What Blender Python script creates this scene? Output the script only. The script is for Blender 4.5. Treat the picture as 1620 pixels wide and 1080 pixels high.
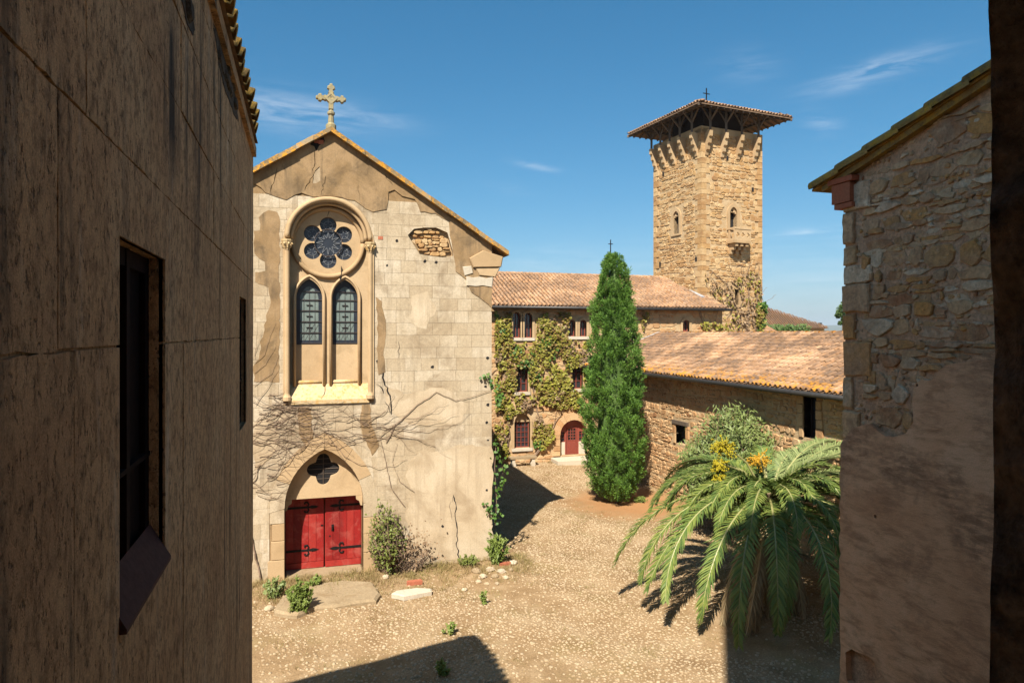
import bpy, math, random
import numpy as np
from mathutils import Vector, Matrix
from mathutils.geometry import delaunay_2d_cdt

scene = bpy.context.scene
for o in list(bpy.data.objects):
    bpy.data.objects.remove(o)
COL = scene.collection
rad = math.radians

# ------------------------------------------------------------------ camera
FPX, CX, HY, CZ = 1080.0, 810.0, 527.0, 7.2
YAW = math.atan2(330.0, 1080.0)
CA, SA = math.cos(YAW), math.sin(YAW)
cam_d = bpy.data.cameras.new('camera')
cam = bpy.data.objects.new('camera', cam_d)
COL.objects.link(cam)
cam.location = (0, 0, CZ)
cam.rotation_euler = (math.pi / 2, 0, -YAW)
cam_d.sensor_width = 36
cam_d.lens = 24.0
cam_d.shift_y = (HY - 540.0) / 1620.0
cam_d.clip_start = 0.02
cam_d.clip_end = 20000
scene.camera = cam

# ------------------------------------------------------------------ sky and sun
SUN_EL = rad(49.0)
LX, LY = 0.55, 0.835                       # horizontal direction the light travels
SUN_AZ = math.atan2(-LX, -LY)
world = bpy.data.worlds.new('World')
scene.world = world
world.use_nodes = True
wn = world.node_tree
wn.nodes.clear()
w_out = wn.nodes.new('ShaderNodeOutputWorld')
w_bg = wn.nodes.new('ShaderNodeBackground')
w_sky = wn.nodes.new('ShaderNodeTexSky')
w_sky.sky_type = 'NISHITA'
w_sky.sun_disc = False
w_sky.sun_elevation = SUN_EL
w_sky.sun_rotation = SUN_AZ
w_sky.altitude = 150
w_sky.air_density = 1.0
w_sky.dust_density = 1.0
w_sky.ozone_density = 2.2
w_bg.inputs['Strength'].default_value = 0.058
sky_sep = wn.nodes.new('ShaderNodeSeparateColor')
wn.links.new(w_sky.outputs[0], sky_sep.inputs[0])
SKY_HSV = wn.nodes.new('ShaderNodeCombineColor')           # the film's response to blue sky
for _i, (_g, _k) in enumerate(((1.60, .205), (.96, .80), (.87, 1.12))):
    _p = wn.nodes.new('ShaderNodeMath'); _p.operation = 'POWER'
    wn.links.new(sky_sep.outputs[_i], _p.inputs[0]); _p.inputs[1].default_value = _g
    _m = wn.nodes.new('ShaderNodeMath'); _m.operation = 'MULTIPLY'
    wn.links.new(_p.outputs[0], _m.inputs[0]); _m.inputs[1].default_value = _k
    wn.links.new(_m.outputs[0], SKY_HSV.inputs[_i])
# thin cirrus, fixed in the sky by direction
tc = wn.nodes.new('ShaderNodeTexCoord')
def sky_dir(px, py):
    xr, zr = (px - CX) / FPX, (HY - py) / FPX
    return Vector((xr * CA + SA, -xr * SA + CA, zr)).normalized()
acc = None
for (px, py, ex, ez, tilt, amp) in [(1385, 113, .062, .012, -.16, .95), (470, 178, .085, .022, .06, .8), (1290, 367, .04, .0055, .03, .85),
                                    (850, 264, .03, .005, .2, .5), (1300, 195, .022, .012, .5, .45), (800, 298, .03, .006, .15, .4), (610, 190, .05, .012, .05, .3), (1180, 105, .04, .02, .2, .22), (1250, 445, .25, .055, 0.0, .34), (870, 415, .09, .022, 0.0, .3)]:
    d = sky_dir(px, py)
    right = Vector((d.y, -d.x, 0)).normalized()
    up = right.cross(d).normalized()
    if up.z < 0: up = -up
    a = (right + up * -tilt).normalized()
    b = a.cross(d).normalized()
    terms = []
    for ax, e in ((a, ex), (b, ez)):
        dp = wn.nodes.new('ShaderNodeVectorMath'); dp.operation = 'DOT_PRODUCT'
        wn.links.new(tc.outputs['Generated'], dp.inputs[0])
        dp.inputs[1].default_value = ax / e
        sq = wn.nodes.new('ShaderNodeMath'); sq.operation = 'POWER'
        ab = wn.nodes.new('ShaderNodeMath'); ab.operation = 'ABSOLUTE'
        wn.links.new(dp.outputs['Value'], ab.inputs[0])
        sb = wn.nodes.new('ShaderNodeMath'); sb.operation = 'SUBTRACT'
        wn.links.new(ab.outputs[0], sb.inputs[0]); sb.inputs[1].default_value = 0.0
        wn.links.new(sb.outputs[0], sq.inputs[0]); sq.inputs[1].default_value = 2.0
        terms.append(sq)
    # keep only the hemisphere in front of this direction
    fr = wn.nodes.new('ShaderNodeVectorMath'); fr.operation = 'DOT_PRODUCT'
    wn.links.new(tc.outputs['Generated'], fr.inputs[0]); fr.inputs[1].default_value = d
    gt = wn.nodes.new('ShaderNodeMath'); gt.operation = 'GREATER_THAN'
    wn.links.new(fr.outputs['Value'], gt.inputs[0]); gt.inputs[1].default_value = 0.2
    sm = wn.nodes.new('ShaderNodeMath'); sm.operation = 'ADD'
    wn.links.new(terms[0].outputs[0], sm.inputs[0]); wn.links.new(terms[1].outputs[0], sm.inputs[1])
    ng = wn.nodes.new('ShaderNodeMath'); ng.operation = 'MULTIPLY'
    wn.links.new(sm.outputs[0], ng.inputs[0]); ng.inputs[1].default_value = -1.0
    ep = wn.nodes.new('ShaderNodeMath'); ep.operation = 'EXPONENT'
    wn.links.new(ng.outputs[0], ep.inputs[0])
    m1 = wn.nodes.new('ShaderNodeMath'); m1.operation = 'MULTIPLY'
    wn.links.new(ep.outputs[0], m1.inputs[0]); wn.links.new(gt.outputs[0], m1.inputs[1])
    m2 = wn.nodes.new('ShaderNodeMath'); m2.operation = 'MULTIPLY'
    wn.links.new(m1.outputs[0], m2.inputs[0]); m2.inputs[1].default_value = amp * .62
    if acc is None: acc = m2
    else:
        ad = wn.nodes.new('ShaderNodeMath'); ad.operation = 'ADD'
        wn.links.new(acc.outputs[0], ad.inputs[0]); wn.links.new(m2.outputs[0], ad.inputs[1]); acc = ad
mp_ = wn.nodes.new('ShaderNodeMapping')
mp_.inputs['Rotation'].default_value = (0, rad(9), YAW)
mp_.inputs['Scale'].default_value = (5.0, 5.0, 32.0)
wn.links.new(tc.outputs['Generated'], mp_.inputs['Vector'])
cn = wn.nodes.new('ShaderNodeTexNoise')
cn.inputs['Scale'].default_value = 2.2; cn.inputs['Detail'].default_value = 9; cn.inputs['Roughness'].default_value = .62
cn.inputs['Distortion'].default_value = .6
wn.links.new(mp_.outputs[0], cn.inputs['Vector'])
cr = wn.nodes.new('ShaderNodeMapRange')
cr.inputs['From Min'].default_value = .38; cr.inputs['From Max'].default_value = .78
wn.links.new(cn.outputs[0], cr.inputs['Value'])
cm = wn.nodes.new('ShaderNodeMath'); cm.operation = 'MULTIPLY'
wn.links.new(acc.outputs[0], cm.inputs[0]); wn.links.new(cr.outputs[0], cm.inputs[1])
cmix = wn.nodes.new('ShaderNodeMix'); cmix.data_type = 'RGBA'
wn.links.new(cm.outputs[0], cmix.inputs['Factor'])
wn.links.new(SKY_HSV.outputs[0], cmix.inputs['A'])
cmix.inputs['B'].default_value = (7.5, 8.0, 8.6, 1)
wn.links.new(cmix.outputs['Result'], w_bg.inputs['Color'])
wn.links.new(w_bg.outputs[0], w_out.inputs[0])

sun_d = bpy.data.lights.new('sun', 'SUN')
sun_d.energy = 4.4
sun_d.angle = rad(0.5)
sun_d.color = (1.0, 0.95, 0.86)
sun = bpy.data.objects.new('sun', sun_d)
COL.objects.link(sun)
sun.location = (-20, -30, 50)
_ld = Vector((LX * math.cos(SUN_EL), LY * math.cos(SUN_EL), -math.sin(SUN_EL)))
sun.rotation_euler = _ld.to_track_quat('-Z', 'Y').to_euler()

scene.view_settings.view_transform = 'Standard'
scene.view_settings.look = 'None'
scene.view_settings.gamma = 1.0
scene.view_settings.use_curve_mapping = False
scene.view_settings.exposure = 1.25
scene.render.engine = 'CYCLES'
scene.cycles.max_bounces = 5
scene.cycles.diffuse_bounces = 3
scene.cycles.transparent_max_bounces = 4
scene.cycles.caustics_reflective = False
scene.cycles.caustics_refractive = False

# ------------------------------------------------------------------ helpers
R = random.Random(7)
def ray(px, py):
    xr, zr = (px - CX) / FPX, (HY - py) / FPX
    return xr * CA + SA, -xr * SA + CA, zr
def onY(px, py, Y):
    a, b, c = ray(px, py); t = Y / b
    return a * t, CZ + c * t                  # (X, Z)
def onX(px, py, X):
    a, b, c = ray(px, py); t = X / a
    return b * t, CZ + c * t                  # (Y, Z)
def onZ(px, py, Z=0.0):
    a, b, c = ray(px, py); t = (Z - CZ) / c
    return a * t, b * t                       # (X, Y)
def atd(px, py, yc):
    a, b, c = ray(px, py)
    return Vector((a * yc, b * yc, CZ + c * yc))

def face_y(Y):  return lambda u, v, d: (u, Y - d, v)      # wall looking towards -Y
def face_nx(X): return lambda u, v, d: (X - d, u, v)      # wall looking towards -X
def face_px(X): return lambda u, v, d: (X + d, u, v)      # wall looking towards +X

def inpoly(x, y, P):
    c = False; j = len(P) - 1
    for i in range(len(P)):
        xi, yi = P[i]; xj, yj = P[j]
        if (yi > y) != (yj > y) and x < (xj - xi) * (y - yi) / (yj - yi) + xi: c = not c
        j = i
    return c
def arc(cx, cy, r, a0, a1, n):
    return [(cx + r * math.cos(a0 + (a1 - a0) * i / n), cy + r * math.sin(a0 + (a1 - a0) * i / n)) for i in range(n + 1)]
def circle(cx, cy, r, n=24):
    return arc(cx, cy, r, 0, 2 * math.pi, n)[:-1]
def pointed(cx, w, z0, zs, za, n=10):
    """pointed-arch outline, counter-clockwise from bottom left; w = half width"""
    h = za - zs; Rr = (w * w + h * h) / (2 * w)
    a = math.asin(min(1, h / Rr))
    right = arc(cx + w - Rr, zs, Rr, 0, a, n)
    left = [(2 * cx - x, y) for x, y in reversed(right[:-1])]
    return [(cx - w, z0), (cx + w, z0)] + right + left
def roundtop(cx, w, z0, zs, n=14):
    return [(cx - w, z0), (cx + w, z0)] + arc(cx, zs, w, 0, math.pi, n)
def rect(u0, u1, v0, v1): return [(u0, v0), (u1, v0), (u1, v1), (u0, v1)]
def jag(P, step, amp, rng=R, closed=True):
    out = []; n = len(P)
    for i in range(n if closed else n - 1):
        a, b = P[i], P[(i + 1) % n]
        L = math.hypot(b[0] - a[0], b[1] - a[1]); k = max(1, int(L / step))
        for j in range(k):
            t = j / k; w = amp if (j or True) else 0
            out.append((a[0] + (b[0] - a[0]) * t + rng.uniform(-w, w), a[1] + (b[1] - a[1]) * t + rng.uniform(-w, w)))
    if not closed: out.append(P[-1])
    return out
def clip_half(P, a, b, keep_left):
    """clip polygon by line a->b"""
    out = []; n = len(P)
    def s(p): 
        v = (b[0] - a[0]) * (p[1] - a[1]) - (b[1] - a[1]) * (p[0] - a[0])
        return v if keep_left else -v
    for i in range(n):
        p, q = P[i], P[(i + 1) % n]; sp, sq = s(p), s(q)
        if sp >= 0: out.append(p)
        if (sp > 0 and sq < 0) or (sp < 0 and sq > 0):
            t = sp / (sp - sq); out.append((p[0] + (q[0] - p[0]) * t, p[1] + (q[1] - p[1]) * t))
    return out
def area(P):
    return 0.5 * sum(P[i][0] * P[(i + 1) % len(P)][1] - P[(i + 1) % len(P)][0] * P[i][1] for i in range(len(P)))
def clip_to(P, C):
    """intersection with convex counter-clockwise polygon"""
    for i in range(len(C)):
        if len(P) < 3: return []
        P = clip_half(P, C[i], C[(i + 1) % len(C)], True)
    return P
def minus(polys, C):
    """list of convex polygons minus convex ccw C -> list of convex polygons"""
    cu = [c[0] for c in C]; cv = [c[1] for c in C]
    bu0, bu1, bv0, bv1 = min(cu), max(cu), min(cv), max(cv)
    out = []
    for P in polys:
        pu = [p[0] for p in P]; pv = [p[1] for p in P]
        if max(pu) <= bu0 or min(pu) >= bu1 or max(pv) <= bv0 or min(pv) >= bv1:
            out.append(P); continue
        rest = P
        for i in range(len(C)):
            if len(rest) < 3: break
            a, b = C[i], C[(i + 1) % len(C)]
            o = clip_half(rest, a, b, False)
            if len(o) >= 3 and abs(area(o)) > 4e-4: out.append(o)
            rest = clip_half(rest, a, b, True)
    return out

class MB:
    def __init__(s): s.v = []; s.f = []
    def add(s, vs, fs):
        k = len(s.v); s.v.extend(vs); s.f.extend([tuple(i + k for i in f) for f in fs])
    def box(s, x0, x1, y0, y1, z0, z1):
        s.add([(x0, y0, z0), (x1, y0, z0), (x1, y1, z0), (x0, y1, z0), (x0, y0, z1), (x1, y0, z1), (x1, y1, z1), (x0, y1, z1)],
              [(0, 3, 2, 1), (4, 5, 6, 7), (0, 1, 5, 4), (1, 2, 6, 5), (2, 3, 7, 6), (3, 0, 4, 7)])
        return s
    def prism(s, P, d0, d1, mp, ch=0.0, back=False):
        n = len(P); cu = sum(p[0] for p in P) / n; cv = sum(p[1] for p in P) / n
        if ch > 0:
            rr = max(1e-3, sum(math.hypot(p[0] - cu, p[1] - cv) for p in P) / n)
            k = max(.55, 1 - ch / rr)
            vs = [mp(u, v, d0) for u, v in P] + [mp(u, v, d1 - min(ch, (d1 - d0) * .7)) for u, v in P] + \
                 [mp(cu + (u - cu) * k, cv + (v - cv) * k, d1) for u, v in P]
            fs = []
            for i in range(n):
                j = (i + 1) % n
                fs += [(i, j, n + j, n + i), (n + i, n + j, 2 * n + j, 2 * n + i)]
            fs.append(tuple(range(2 * n, 3 * n)))
        else:
            vs = [mp(u, v, d0) for u, v in P] + [mp(u, v, d1) for u, v in P]
            fs = [(i, (i + 1) % n, n + (i + 1) % n, n + i) for i in range(n)] + [tuple(range(n, 2 * n))]
        if back: fs.append(tuple(reversed(range(n))))
        s.add(vs, fs); return s
    def plate(s, outer, holes, d0, d1, mp, back=True, keep=None):
        """flat plate with any outline and holes, thickness d0..d1"""
        pts = []; ed = []
        for L in [outer] + list(holes):
            k = len(pts); pts += [Vector(p) for p in L]
            ed += [(k + i, k + (i + 1) % len(L)) for i in range(len(L))]
        r = delaunay_2d_cdt(pts, ed, [], 0, 1e-6)
        vv, ff = r[0], r[2]
        tris = []
        for f in ff:
            x = sum(vv[i][0] for i in f) / len(f); y = sum(vv[i][1] for i in f) / len(f)
            if not inpoly(x, y, outer): continue
            if any(inpoly(x, y, h) for h in holes): continue
            if keep and not keep(x, y): continue
            tris.append(tuple(f))
        n = len(vv)
        cnt = {}
        for f in tris:
            for i in range(len(f)):
                a, b = f[i], f[(i + 1) % len(f)]
                cnt.setdefault((min(a, b), max(a, b)), []).append((a, b))
        vs = [mp(p[0], p[1], d1) for p in vv] + [mp(p[0], p[1], d0) for p in vv]
        fs = list(tris)
        if back: fs += [tuple(n + i for i in reversed(f)) for f in tris]
        for k, e in cnt.items():
            if len(e) == 1:
                a, b = e[0]; fs.append((b, a, n + a, n + b))
        s.add(vs, fs); return s
    def tube(s, pts, rads, n=6, cap=True):
        pts = [Vector(p) for p in pts]; m = len(pts); vs = []; fs = []
        if not hasattr(rads, '__len__'): rads = [rads] * m
        prev = None
        for i, p in enumerate(pts):
            t = (pts[min(i + 1, m - 1)] - pts[max(i - 1, 0)])
            if t.length < 1e-9: t = Vector((0, 0, 1))
            t.normalize()
            if prev is None:
                a = t.orthogonal().normalized()
            else:
                a = prev - t * prev.dot(t)
                a = a.normalized() if a.length > 1e-6 else t.orthogonal().normalized()
            prev = a; b = t.cross(a)
            for k in range(n):
                th = 2 * math.pi * k / n
                vs.append(tuple(p + (a * math.cos(th) + b * math.sin(th)) * rads[i]))
        for i in range(m - 1):
            for k in range(n):
                fs.append((i * n + k, i * n + (k + 1) % n, (i + 1) * n + (k + 1) % n, (i + 1) * n + k))
        if cap:
            fs.append(tuple(reversed(range(n)))); fs.append(tuple(range((m - 1) * n, m * n)))
        s.add(vs, fs); return s
    def bar(s, a, b, w, h, up=(0, 0, 1)):
        a, b = Vector(a), Vector(b); t = (b - a).normalized(); up = Vector(up)
        x = t.cross(up)
        if x.length < 1e-4: x = t.cross(Vector((1, 0, 0)))
        x.normalize(); y = x.cross(t).normalized()
        vs = []
        for p in (a, b):
            for sx, sy in ((-1, -1), (1, -1), (1, 1), (-1, 1)):
                vs.append(tuple(p + x * (w / 2 * sx) + y * (h / 2 * sy)))
        s.add(vs, [(0, 1, 2, 3), (7, 6, 5, 4), (0, 4, 5, 1), (1, 5, 6, 2), (2, 6, 7, 3), (3, 7, 4, 0)]); return s
    def lathe(s, prof, c, n=12):
        vs = []; fs = []
        for r_, z in prof:
            for k in range(n):
                th = 2 * math.pi * k / n
                vs.append((c[0] + r_ * math.cos(th), c[1] + r_ * math.sin(th), c[2] + z))
        m = len(prof)
        for i in range(m - 1):
            for k in range(n):
                fs.append((i * n + k, i * n + (k + 1) % n, (i + 1) * n + (k + 1) % n, (i + 1) * n + k))
        fs.append(tuple(reversed(range(n)))); fs.append(tuple(range((m - 1) * n, m * n)))
        s.add(vs, fs); return s
    def build(s, name, m, parent=None, smooth=False):
        me = bpy.data.meshes.new(name)
        me.from_pydata([tuple(v) for v in s.v], [], s.f)
        return link(name, me, m, parent, smooth)

def link(name, me, m, parent=None, smooth=False):
    if m is not None and not me.materials: me.materials.append(m)
    if smooth: me.shade_smooth()
    o = bpy.data.objects.new(name, me); COL.objects.link(o)
    if parent is not None: attach(o, parent)
    return o
def attach(o, p):
    o.parent = p
    o.matrix_parent_inverse = WORLD_INV[p.name]
WORLD_INV = {}
class _Inv(dict):
    def __missing__(s, k): return Matrix.Identity(4)
WORLD_INV = _Inv()
def thing(name, loc, label, cat, group=None):
    o = bpy.data.objects.new(name, None); COL.objects.link(o)
    o.location = loc; o.empty_display_size = .3
    WORLD_INV[o.name] = Matrix.Translation(-Vector(loc))
    o['label'] = label; o['category'] = cat
    if group: o['group'] = group
    return o
def tag(o, label=None, cat=None, group=None, kind=None):
    if label: o['label'] = label
    if cat: o['category'] = cat
    if group: o['group'] = group
    if kind: o['kind'] = kind
    return o
def np_mesh(name, V, Fq, m, parent=None, smooth=False):
    """V (n,3) float, Fq (k,3|4) int"""
    me = bpy.data.meshes.new(name)
    V = np.asarray(V, dtype=np.float32); Fq = np.asarray(Fq, dtype=np.int32)
    k = Fq.shape[1]
    me.vertices.add(len(V)); me.vertices.foreach_set('co', V.ravel())
    me.loops.add(Fq.size); me.loops.foreach_set('vertex_index', Fq.ravel())
    me.polygons.add(len(Fq)); me.polygons.foreach_set('loop_start', np.arange(0, Fq.size, k, dtype=np.int32))
    me.update(calc_edges=True)
    return link(name, me, m, parent, smooth)

# ------------------------------------------------------------------ materials
def mk(name):
    m = bpy.data.materials.new(name); m.use_nodes = True
    nt = m.node_tree; nt.nodes.clear()
    out = nt.nodes.new('ShaderNodeOutputMaterial'); b = nt.nodes.new('ShaderNodeBsdfPrincipled')
    nt.links.new(b.outputs[0], out.inputs[0])
    return m, nt, b
def nd(nt, t, **kw):
    n = nt.nodes.new(t)
    for k, v in kw.items():
        if k in n.inputs: 
            s = n.inputs[k]
            if isinstance(v, bpy.types.NodeSocket): nt.links.new(v, s)
            else: s.default_value = v
        else: setattr(n, k, v)
    return n
def mth(nt, op, a, b=None, clamp=False):
    n = nt.nodes.new('ShaderNodeMath'); n.operation = op; n.use_clamp = clamp
    for i, x in enumerate((a, b)):
        if x is None: continue
        if isinstance(x, bpy.types.NodeSocket): nt.links.new(x, n.inputs[i])
        else: n.inputs[i].default_value = x
    return n.outputs[0]
def mixc(nt, f, a, b, mode='MIX'):
    n = nt.nodes.new('ShaderNodeMix'); n.data_type = 'RGBA'; n.blend_type = mode
    for k, x in (('Factor', f), ('A', a), ('B', b)):
        s = n.inputs[k] if k == 'Factor' else [i for i in n.inputs if i.name == k and i.type == 'RGBA'][0]
        if isinstance(x, bpy.types.NodeSocket): nt.links.new(x, s)
        elif k == 'Factor': s.default_value = x
        else: s.default_value = (*x, 1) if len(x) == 3 else x
    return [o for o in n.outputs if o.type == 'RGBA'][0]
def mrange(nt, v, a, b, c=0., d=1.):
    n = nd(nt, 'ShaderNodeMapRange'); nt.links.new(v, n.inputs['Value'])
    for k, x in zip(('From Min', 'From Max', 'To Min', 'To Max'), (a, b, c, d)): n.inputs[k].default_value = x
    return n.outputs[0]
def noise(nt, vec, scale, detail=6, rough=.6, dist=0.):
    n = nd(nt, 'ShaderNodeTexNoise', Scale=scale, Detail=detail, Roughness=rough, Distortion=dist)
    nt.links.new(vec, n.inputs['Vector']); return n.outputs[0]
def scaled(nt, vec, sc, off=(0, 0, 0), rot=(0, 0, 0)):
    n = nd(nt, 'ShaderNodeMapping'); nt.links.new(vec, n.inputs['Vector'])
    n.inputs['Scale'].default_value = sc; n.inputs['Location'].default_value = off; n.inputs['Rotation'].default_value = rot
    return n.outputs[0]
def ramp(nt, v, cols):
    n = nt.nodes.new('ShaderNodeValToRGB'); nt.links.new(v, n.inputs[0])
    e = n.color_ramp.elements
    while len(e) < len(cols): e.new(.5)
    for i, (p, c) in enumerate(cols):
        e[i].position = p; e[i].color = (*c, 1)
    return n.outputs[0]
def rnd(nt):
    g = nd(nt, 'ShaderNodeNewGeometry'); oi = nd(nt, 'ShaderNodeObjectInfo')
    a = mth(nt, 'MULTIPLY', g.outputs['Random Per Island'], 7.31)
    b = mth(nt, 'MULTIPLY', oi.outputs['Random'], 5.77)
    return mth(nt, 'FRACT', mth(nt, 'ADD', a, b))
def pos(nt): return nd(nt, 'ShaderNodeNewGeometry').outputs['Position']

def stone(name, cols, var=.25, scale=1.2, stain=None, stain_amt=.5, streak=None, streak_amt=.5, lichen=None, lichen_amt=0., bump=.5, bs=14., bd=.02, rough=.92, pits=0., by_piece=True, spec=.15, piece=.62):
    """mineral surface: piece-to-piece colour, soft clouding, stains, run-off streaks, lichen and relief"""
    m, nt, b = mk(name); P = pos(nt)
    n1 = noise(nt, P, scale, 4, .62, .2)
    if by_piece:
        fac = mth(nt, 'ADD', mth(nt, 'MULTIPLY', rnd(nt), piece), mth(nt, 'MULTIPLY', mth(nt, 'SUBTRACT', n1, .31), 1.35 - piece), True)
    else:
        fac = mrange(nt, n1, .28, .72)
    k = len(cols)
    c = ramp(nt, fac, [(i / max(1, k - 1), x) for i, x in enumerate(cols)])
    h = noise(nt, P, bs, 5, .72)
    c = mixc(nt, 1.0, c, ramp(nt, h, [(.25, (1 - var,) * 3), (.75, (1 + var * .5,) * 3)]), 'MULTIPLY')
    if stain:
        s = mrange(nt, noise(nt, P, scale * .9 + .37, 6, .70, .5), .5, .68)
        c = mixc(nt, mth(nt, 'MULTIPLY', s, stain_amt), c, stain)
    if streak:
        s = noise(nt, scaled(nt, P, (3.2, 3.2, .22)), 1.6, 5, .65, .3)
        s = mth(nt, 'MULTIPLY', mrange(nt, s, .5, .72), mrange(nt, n1, .38, .62))
        c = mixc(nt, mth(nt, 'MULTIPLY', s, streak_amt), c, streak)
    if lichen:
        s = mth(nt, 'MULTIPLY', mrange(nt, noise(nt, P, 9, 5, .75, .3), .48, .58), mrange(nt, noise(nt, P, 1.3, 2, .6), .30, .48))
        c = mixc(nt, mth(nt, 'MULTIPLY', s, lichen_amt), c, lichen)
    if pits:
        vo = nd(nt, 'ShaderNodeTexVoronoi', Scale=bs * 2.2); nt.links.new(P, vo.inputs['Vector'])
        pit = mth(nt, 'MULTIPLY', mrange(nt, vo.outputs['Distance'], .28, .08), mrange(nt, noise(nt, P, 3, 2, .6), .46, .62))
        c = mixc(nt, mth(nt, 'MULTIPLY', pit, pits), c, tuple(x * .3 for x in cols[0]))
    bp = nd(nt, 'ShaderNodeBump', Strength=bump, Distance=bd); nt.links.new(h, bp.inputs['Height'])
    nt.links.new(bp.outputs[0], b.inputs['Normal']); nt.links.new(c, b.inputs['Base Color'])
    b.inputs['Roughness'].default_value = rough
    b.inputs['Specular IOR Level'].default_value = spec
    return m
def plain(name, col, rough=.6, metal=0., var=.2, scale=8., bump=.2, bd=.005, spec=.4):
    m, nt, b = mk(name); P = pos(nt)
    n1 = noise(nt, P, scale, 7, .65)
    c = mixc(nt, 1.0, col, ramp(nt, n1, [(.3, (1 - var,) * 3), (.7, (1 + var,) * 3)]), 'MULTIPLY')
    bp = nd(nt, 'ShaderNodeBump', Strength=bump, Distance=bd); nt.links.new(noise(nt, P, scale * 4, 6, .7), bp.inputs['Height'])
    nt.links.new(bp.outputs[0], b.inputs['Normal']); nt.links.new(c, b.inputs['Base Color'])
    b.inputs['Roughness'].default_value = rough; b.inputs['Metallic'].default_value = metal
    b.inputs['Specular IOR Level'].default_value = spec
    return m
def leafm(name, cols, rough=.5, trans=.25, patch=1.5):
    m, nt, b = mk(name); P = pos(nt)
    f = mth(nt, 'ADD', mth(nt, 'MULTIPLY', rnd(nt), .6), mth(nt, 'MULTIPLY', mrange(nt, noise(nt, P, patch, 4, .6), .3, .7), .4))
    c = ramp(nt, f, [(i / max(1, len(cols) - 1), x) for i, x in enumerate(cols)])
    nt.links.new(c, b.inputs['Base Color']); b.inputs['Roughness'].default_value = rough
    b.inputs['Specular IOR Level'].default_value = .3
    if trans:
        t = nd(nt, 'ShaderNodeBsdfTranslucent'); nt.links.new(c, t.inputs['Color'])
        mx = nd(nt, 'ShaderNodeMixShader'); mx.inputs[0].default_value = trans
        nt.links.new(b.outputs[0], mx.inputs[1]); nt.links.new(t.outputs[0], mx.inputs[2])
        o = [n for n in nt.nodes if n.type == 'OUTPUT_MATERIAL'][0]
        nt.links.new(mx.outputs[0], o.inputs[0])
    return m
def glassm(name, col, rough=.15):
    m, nt, b = mk(name); P = pos(nt)
    bp = nd(nt, 'ShaderNodeBump', Strength=.25, Distance=.01); nt.links.new(noise(nt, P, 6, 3, .5), bp.inputs['Height'])
    c = mixc(nt, noise(nt, P, 5, 5, .6), tuple(x * .6 for x in col), tuple(min(1, x * 1.5) for x in col))
    nt.links.new(c, b.inputs['Base Color']); nt.links.new(bp.outputs[0], b.inputs['Normal'])
    b.inputs['Roughness'].default_value = rough; b.inputs['Specular IOR Level'].default_value = .6
    return m

M = {}
M['ashlar'] = stone('pale_ashlar', [(.36, .265, .16), (.46, .36, .235), (.58, .485, .355), (.72, .65, .55)], var=.3, scale=.55, stain=(.21, .145, .082), stain_amt=.7, streak=(.17, .122, .072), streak_amt=.75, bump=.35, bs=22, bd=.008, piece=.28)
M['render'] = stone('tan_render', [(.20, .122, .056), (.265, .168, .08), (.32, .21, .108), (.24, .15, .072)], var=.24, scale=.8, stain=(.10, .068, .038), stain_amt=.75, streak=(.08, .06, .038), streak_amt=.85, bump=.4, bs=26, bd=.008, by_piece=False)
M['trim'] = stone('window_stone', [(.36, .235, .12), (.45, .31, .17), (.50, .36, .21)], var=.14, scale=1.5, stain=(.27, .18, .09), stain_amt=.5, bump=.25, bs=24, bd=.006)
M['sill'] = stone('sill_stone', [(.40, .27, .13), (.50, .36, .19), (.55, .43, .27)], var=.2, scale=2, lichen=(.42, .22, .04), lichen_amt=.6, bump=.3, bs=24, bd=.006)
M['coping'] = stone('lichen_coping', [(.15, .105, .055), (.22, .155, .08), (.36, .29, .19)], var=.3, scale=2, lichen=(.46, .21, .02), lichen_amt=1.0, bump=.6, bs=18, bd=.02)
M['crossm'] = stone('cross_stone', [(.24, .20, .12), (.34, .29, .19)], var=.3, scale=3, lichen=(.40, .30, .09), lichen_amt=.5, bump=.4, bs=26, bd=.01)
M['rubble'] = stone('tower_rubble', [(.24, .115, .048), (.44, .275, .125), (.54, .37, .19), (.36, .20, .085), (.48, .29, .12), (.60, .46, .28)], var=.34, scale=1.5, bump=.7, bs=16, bd=.025)
M['rubble_wing'] = stone('wing_rubble', [(.27, .12, .05), (.42, .245, .115), (.53, .35, .185), (.45, .24, .105), (.57, .42, .25)], var=.3, scale=1.5, bump=.7, bs=16, bd=.025)
M['mortar'] = stone('lime_mortar', [(.36, .235, .12), (.46, .32, .175), (.53, .39, .23)], var=.3, scale=2, bump=.8, bs=20, bd=.03, by_piece=False)
M['house_stone'] = stone('house_stone', [(.34, .11, .045), (.60, .38, .20), (.68, .48, .27), (.46, .24, .115), (.76, .63, .44), (.56, .36, .18), (.62, .33, .11), (.54, .35, .20), (.66, .47, .28)], var=.5, scale=2.2, stain=(.22, .145, .095), stain_amt=.6, piece=.9, bump=.9, bs=22, bd=.02)
M['house_mortar'] = stone('house_mortar', [(.60, .355, .205), (.71, .455, .275), (.77, .53, .335)], var=.5, scale=3, stain=(.24, .15, .105), stain_amt=.5, bump=1.0, bs=26, bd=.03, by_piece=False, pits=.5)
M['left_render'] = stone('weathered_render', [(.30, .22, .155), (.41, .31, .225), (.50, .385, .28)], var=.55, scale=1.1, stain=(.17, .12, .08), stain_amt=.8, streak=(.085, .066, .048), streak_amt=.95, bump=1., bs=26, bd=.010, pits=.85, by_piece=False)
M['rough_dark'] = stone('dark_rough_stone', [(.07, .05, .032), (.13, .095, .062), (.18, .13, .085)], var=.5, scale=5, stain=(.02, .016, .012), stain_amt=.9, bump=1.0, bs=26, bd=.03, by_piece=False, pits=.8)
M['brick'] = stone('red_brick', [(.30, .085, .045), (.40, .13, .07), (.36, .16, .09)], var=.3, scale=5, bump=.5, bs=30, bd=.01)
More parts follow.
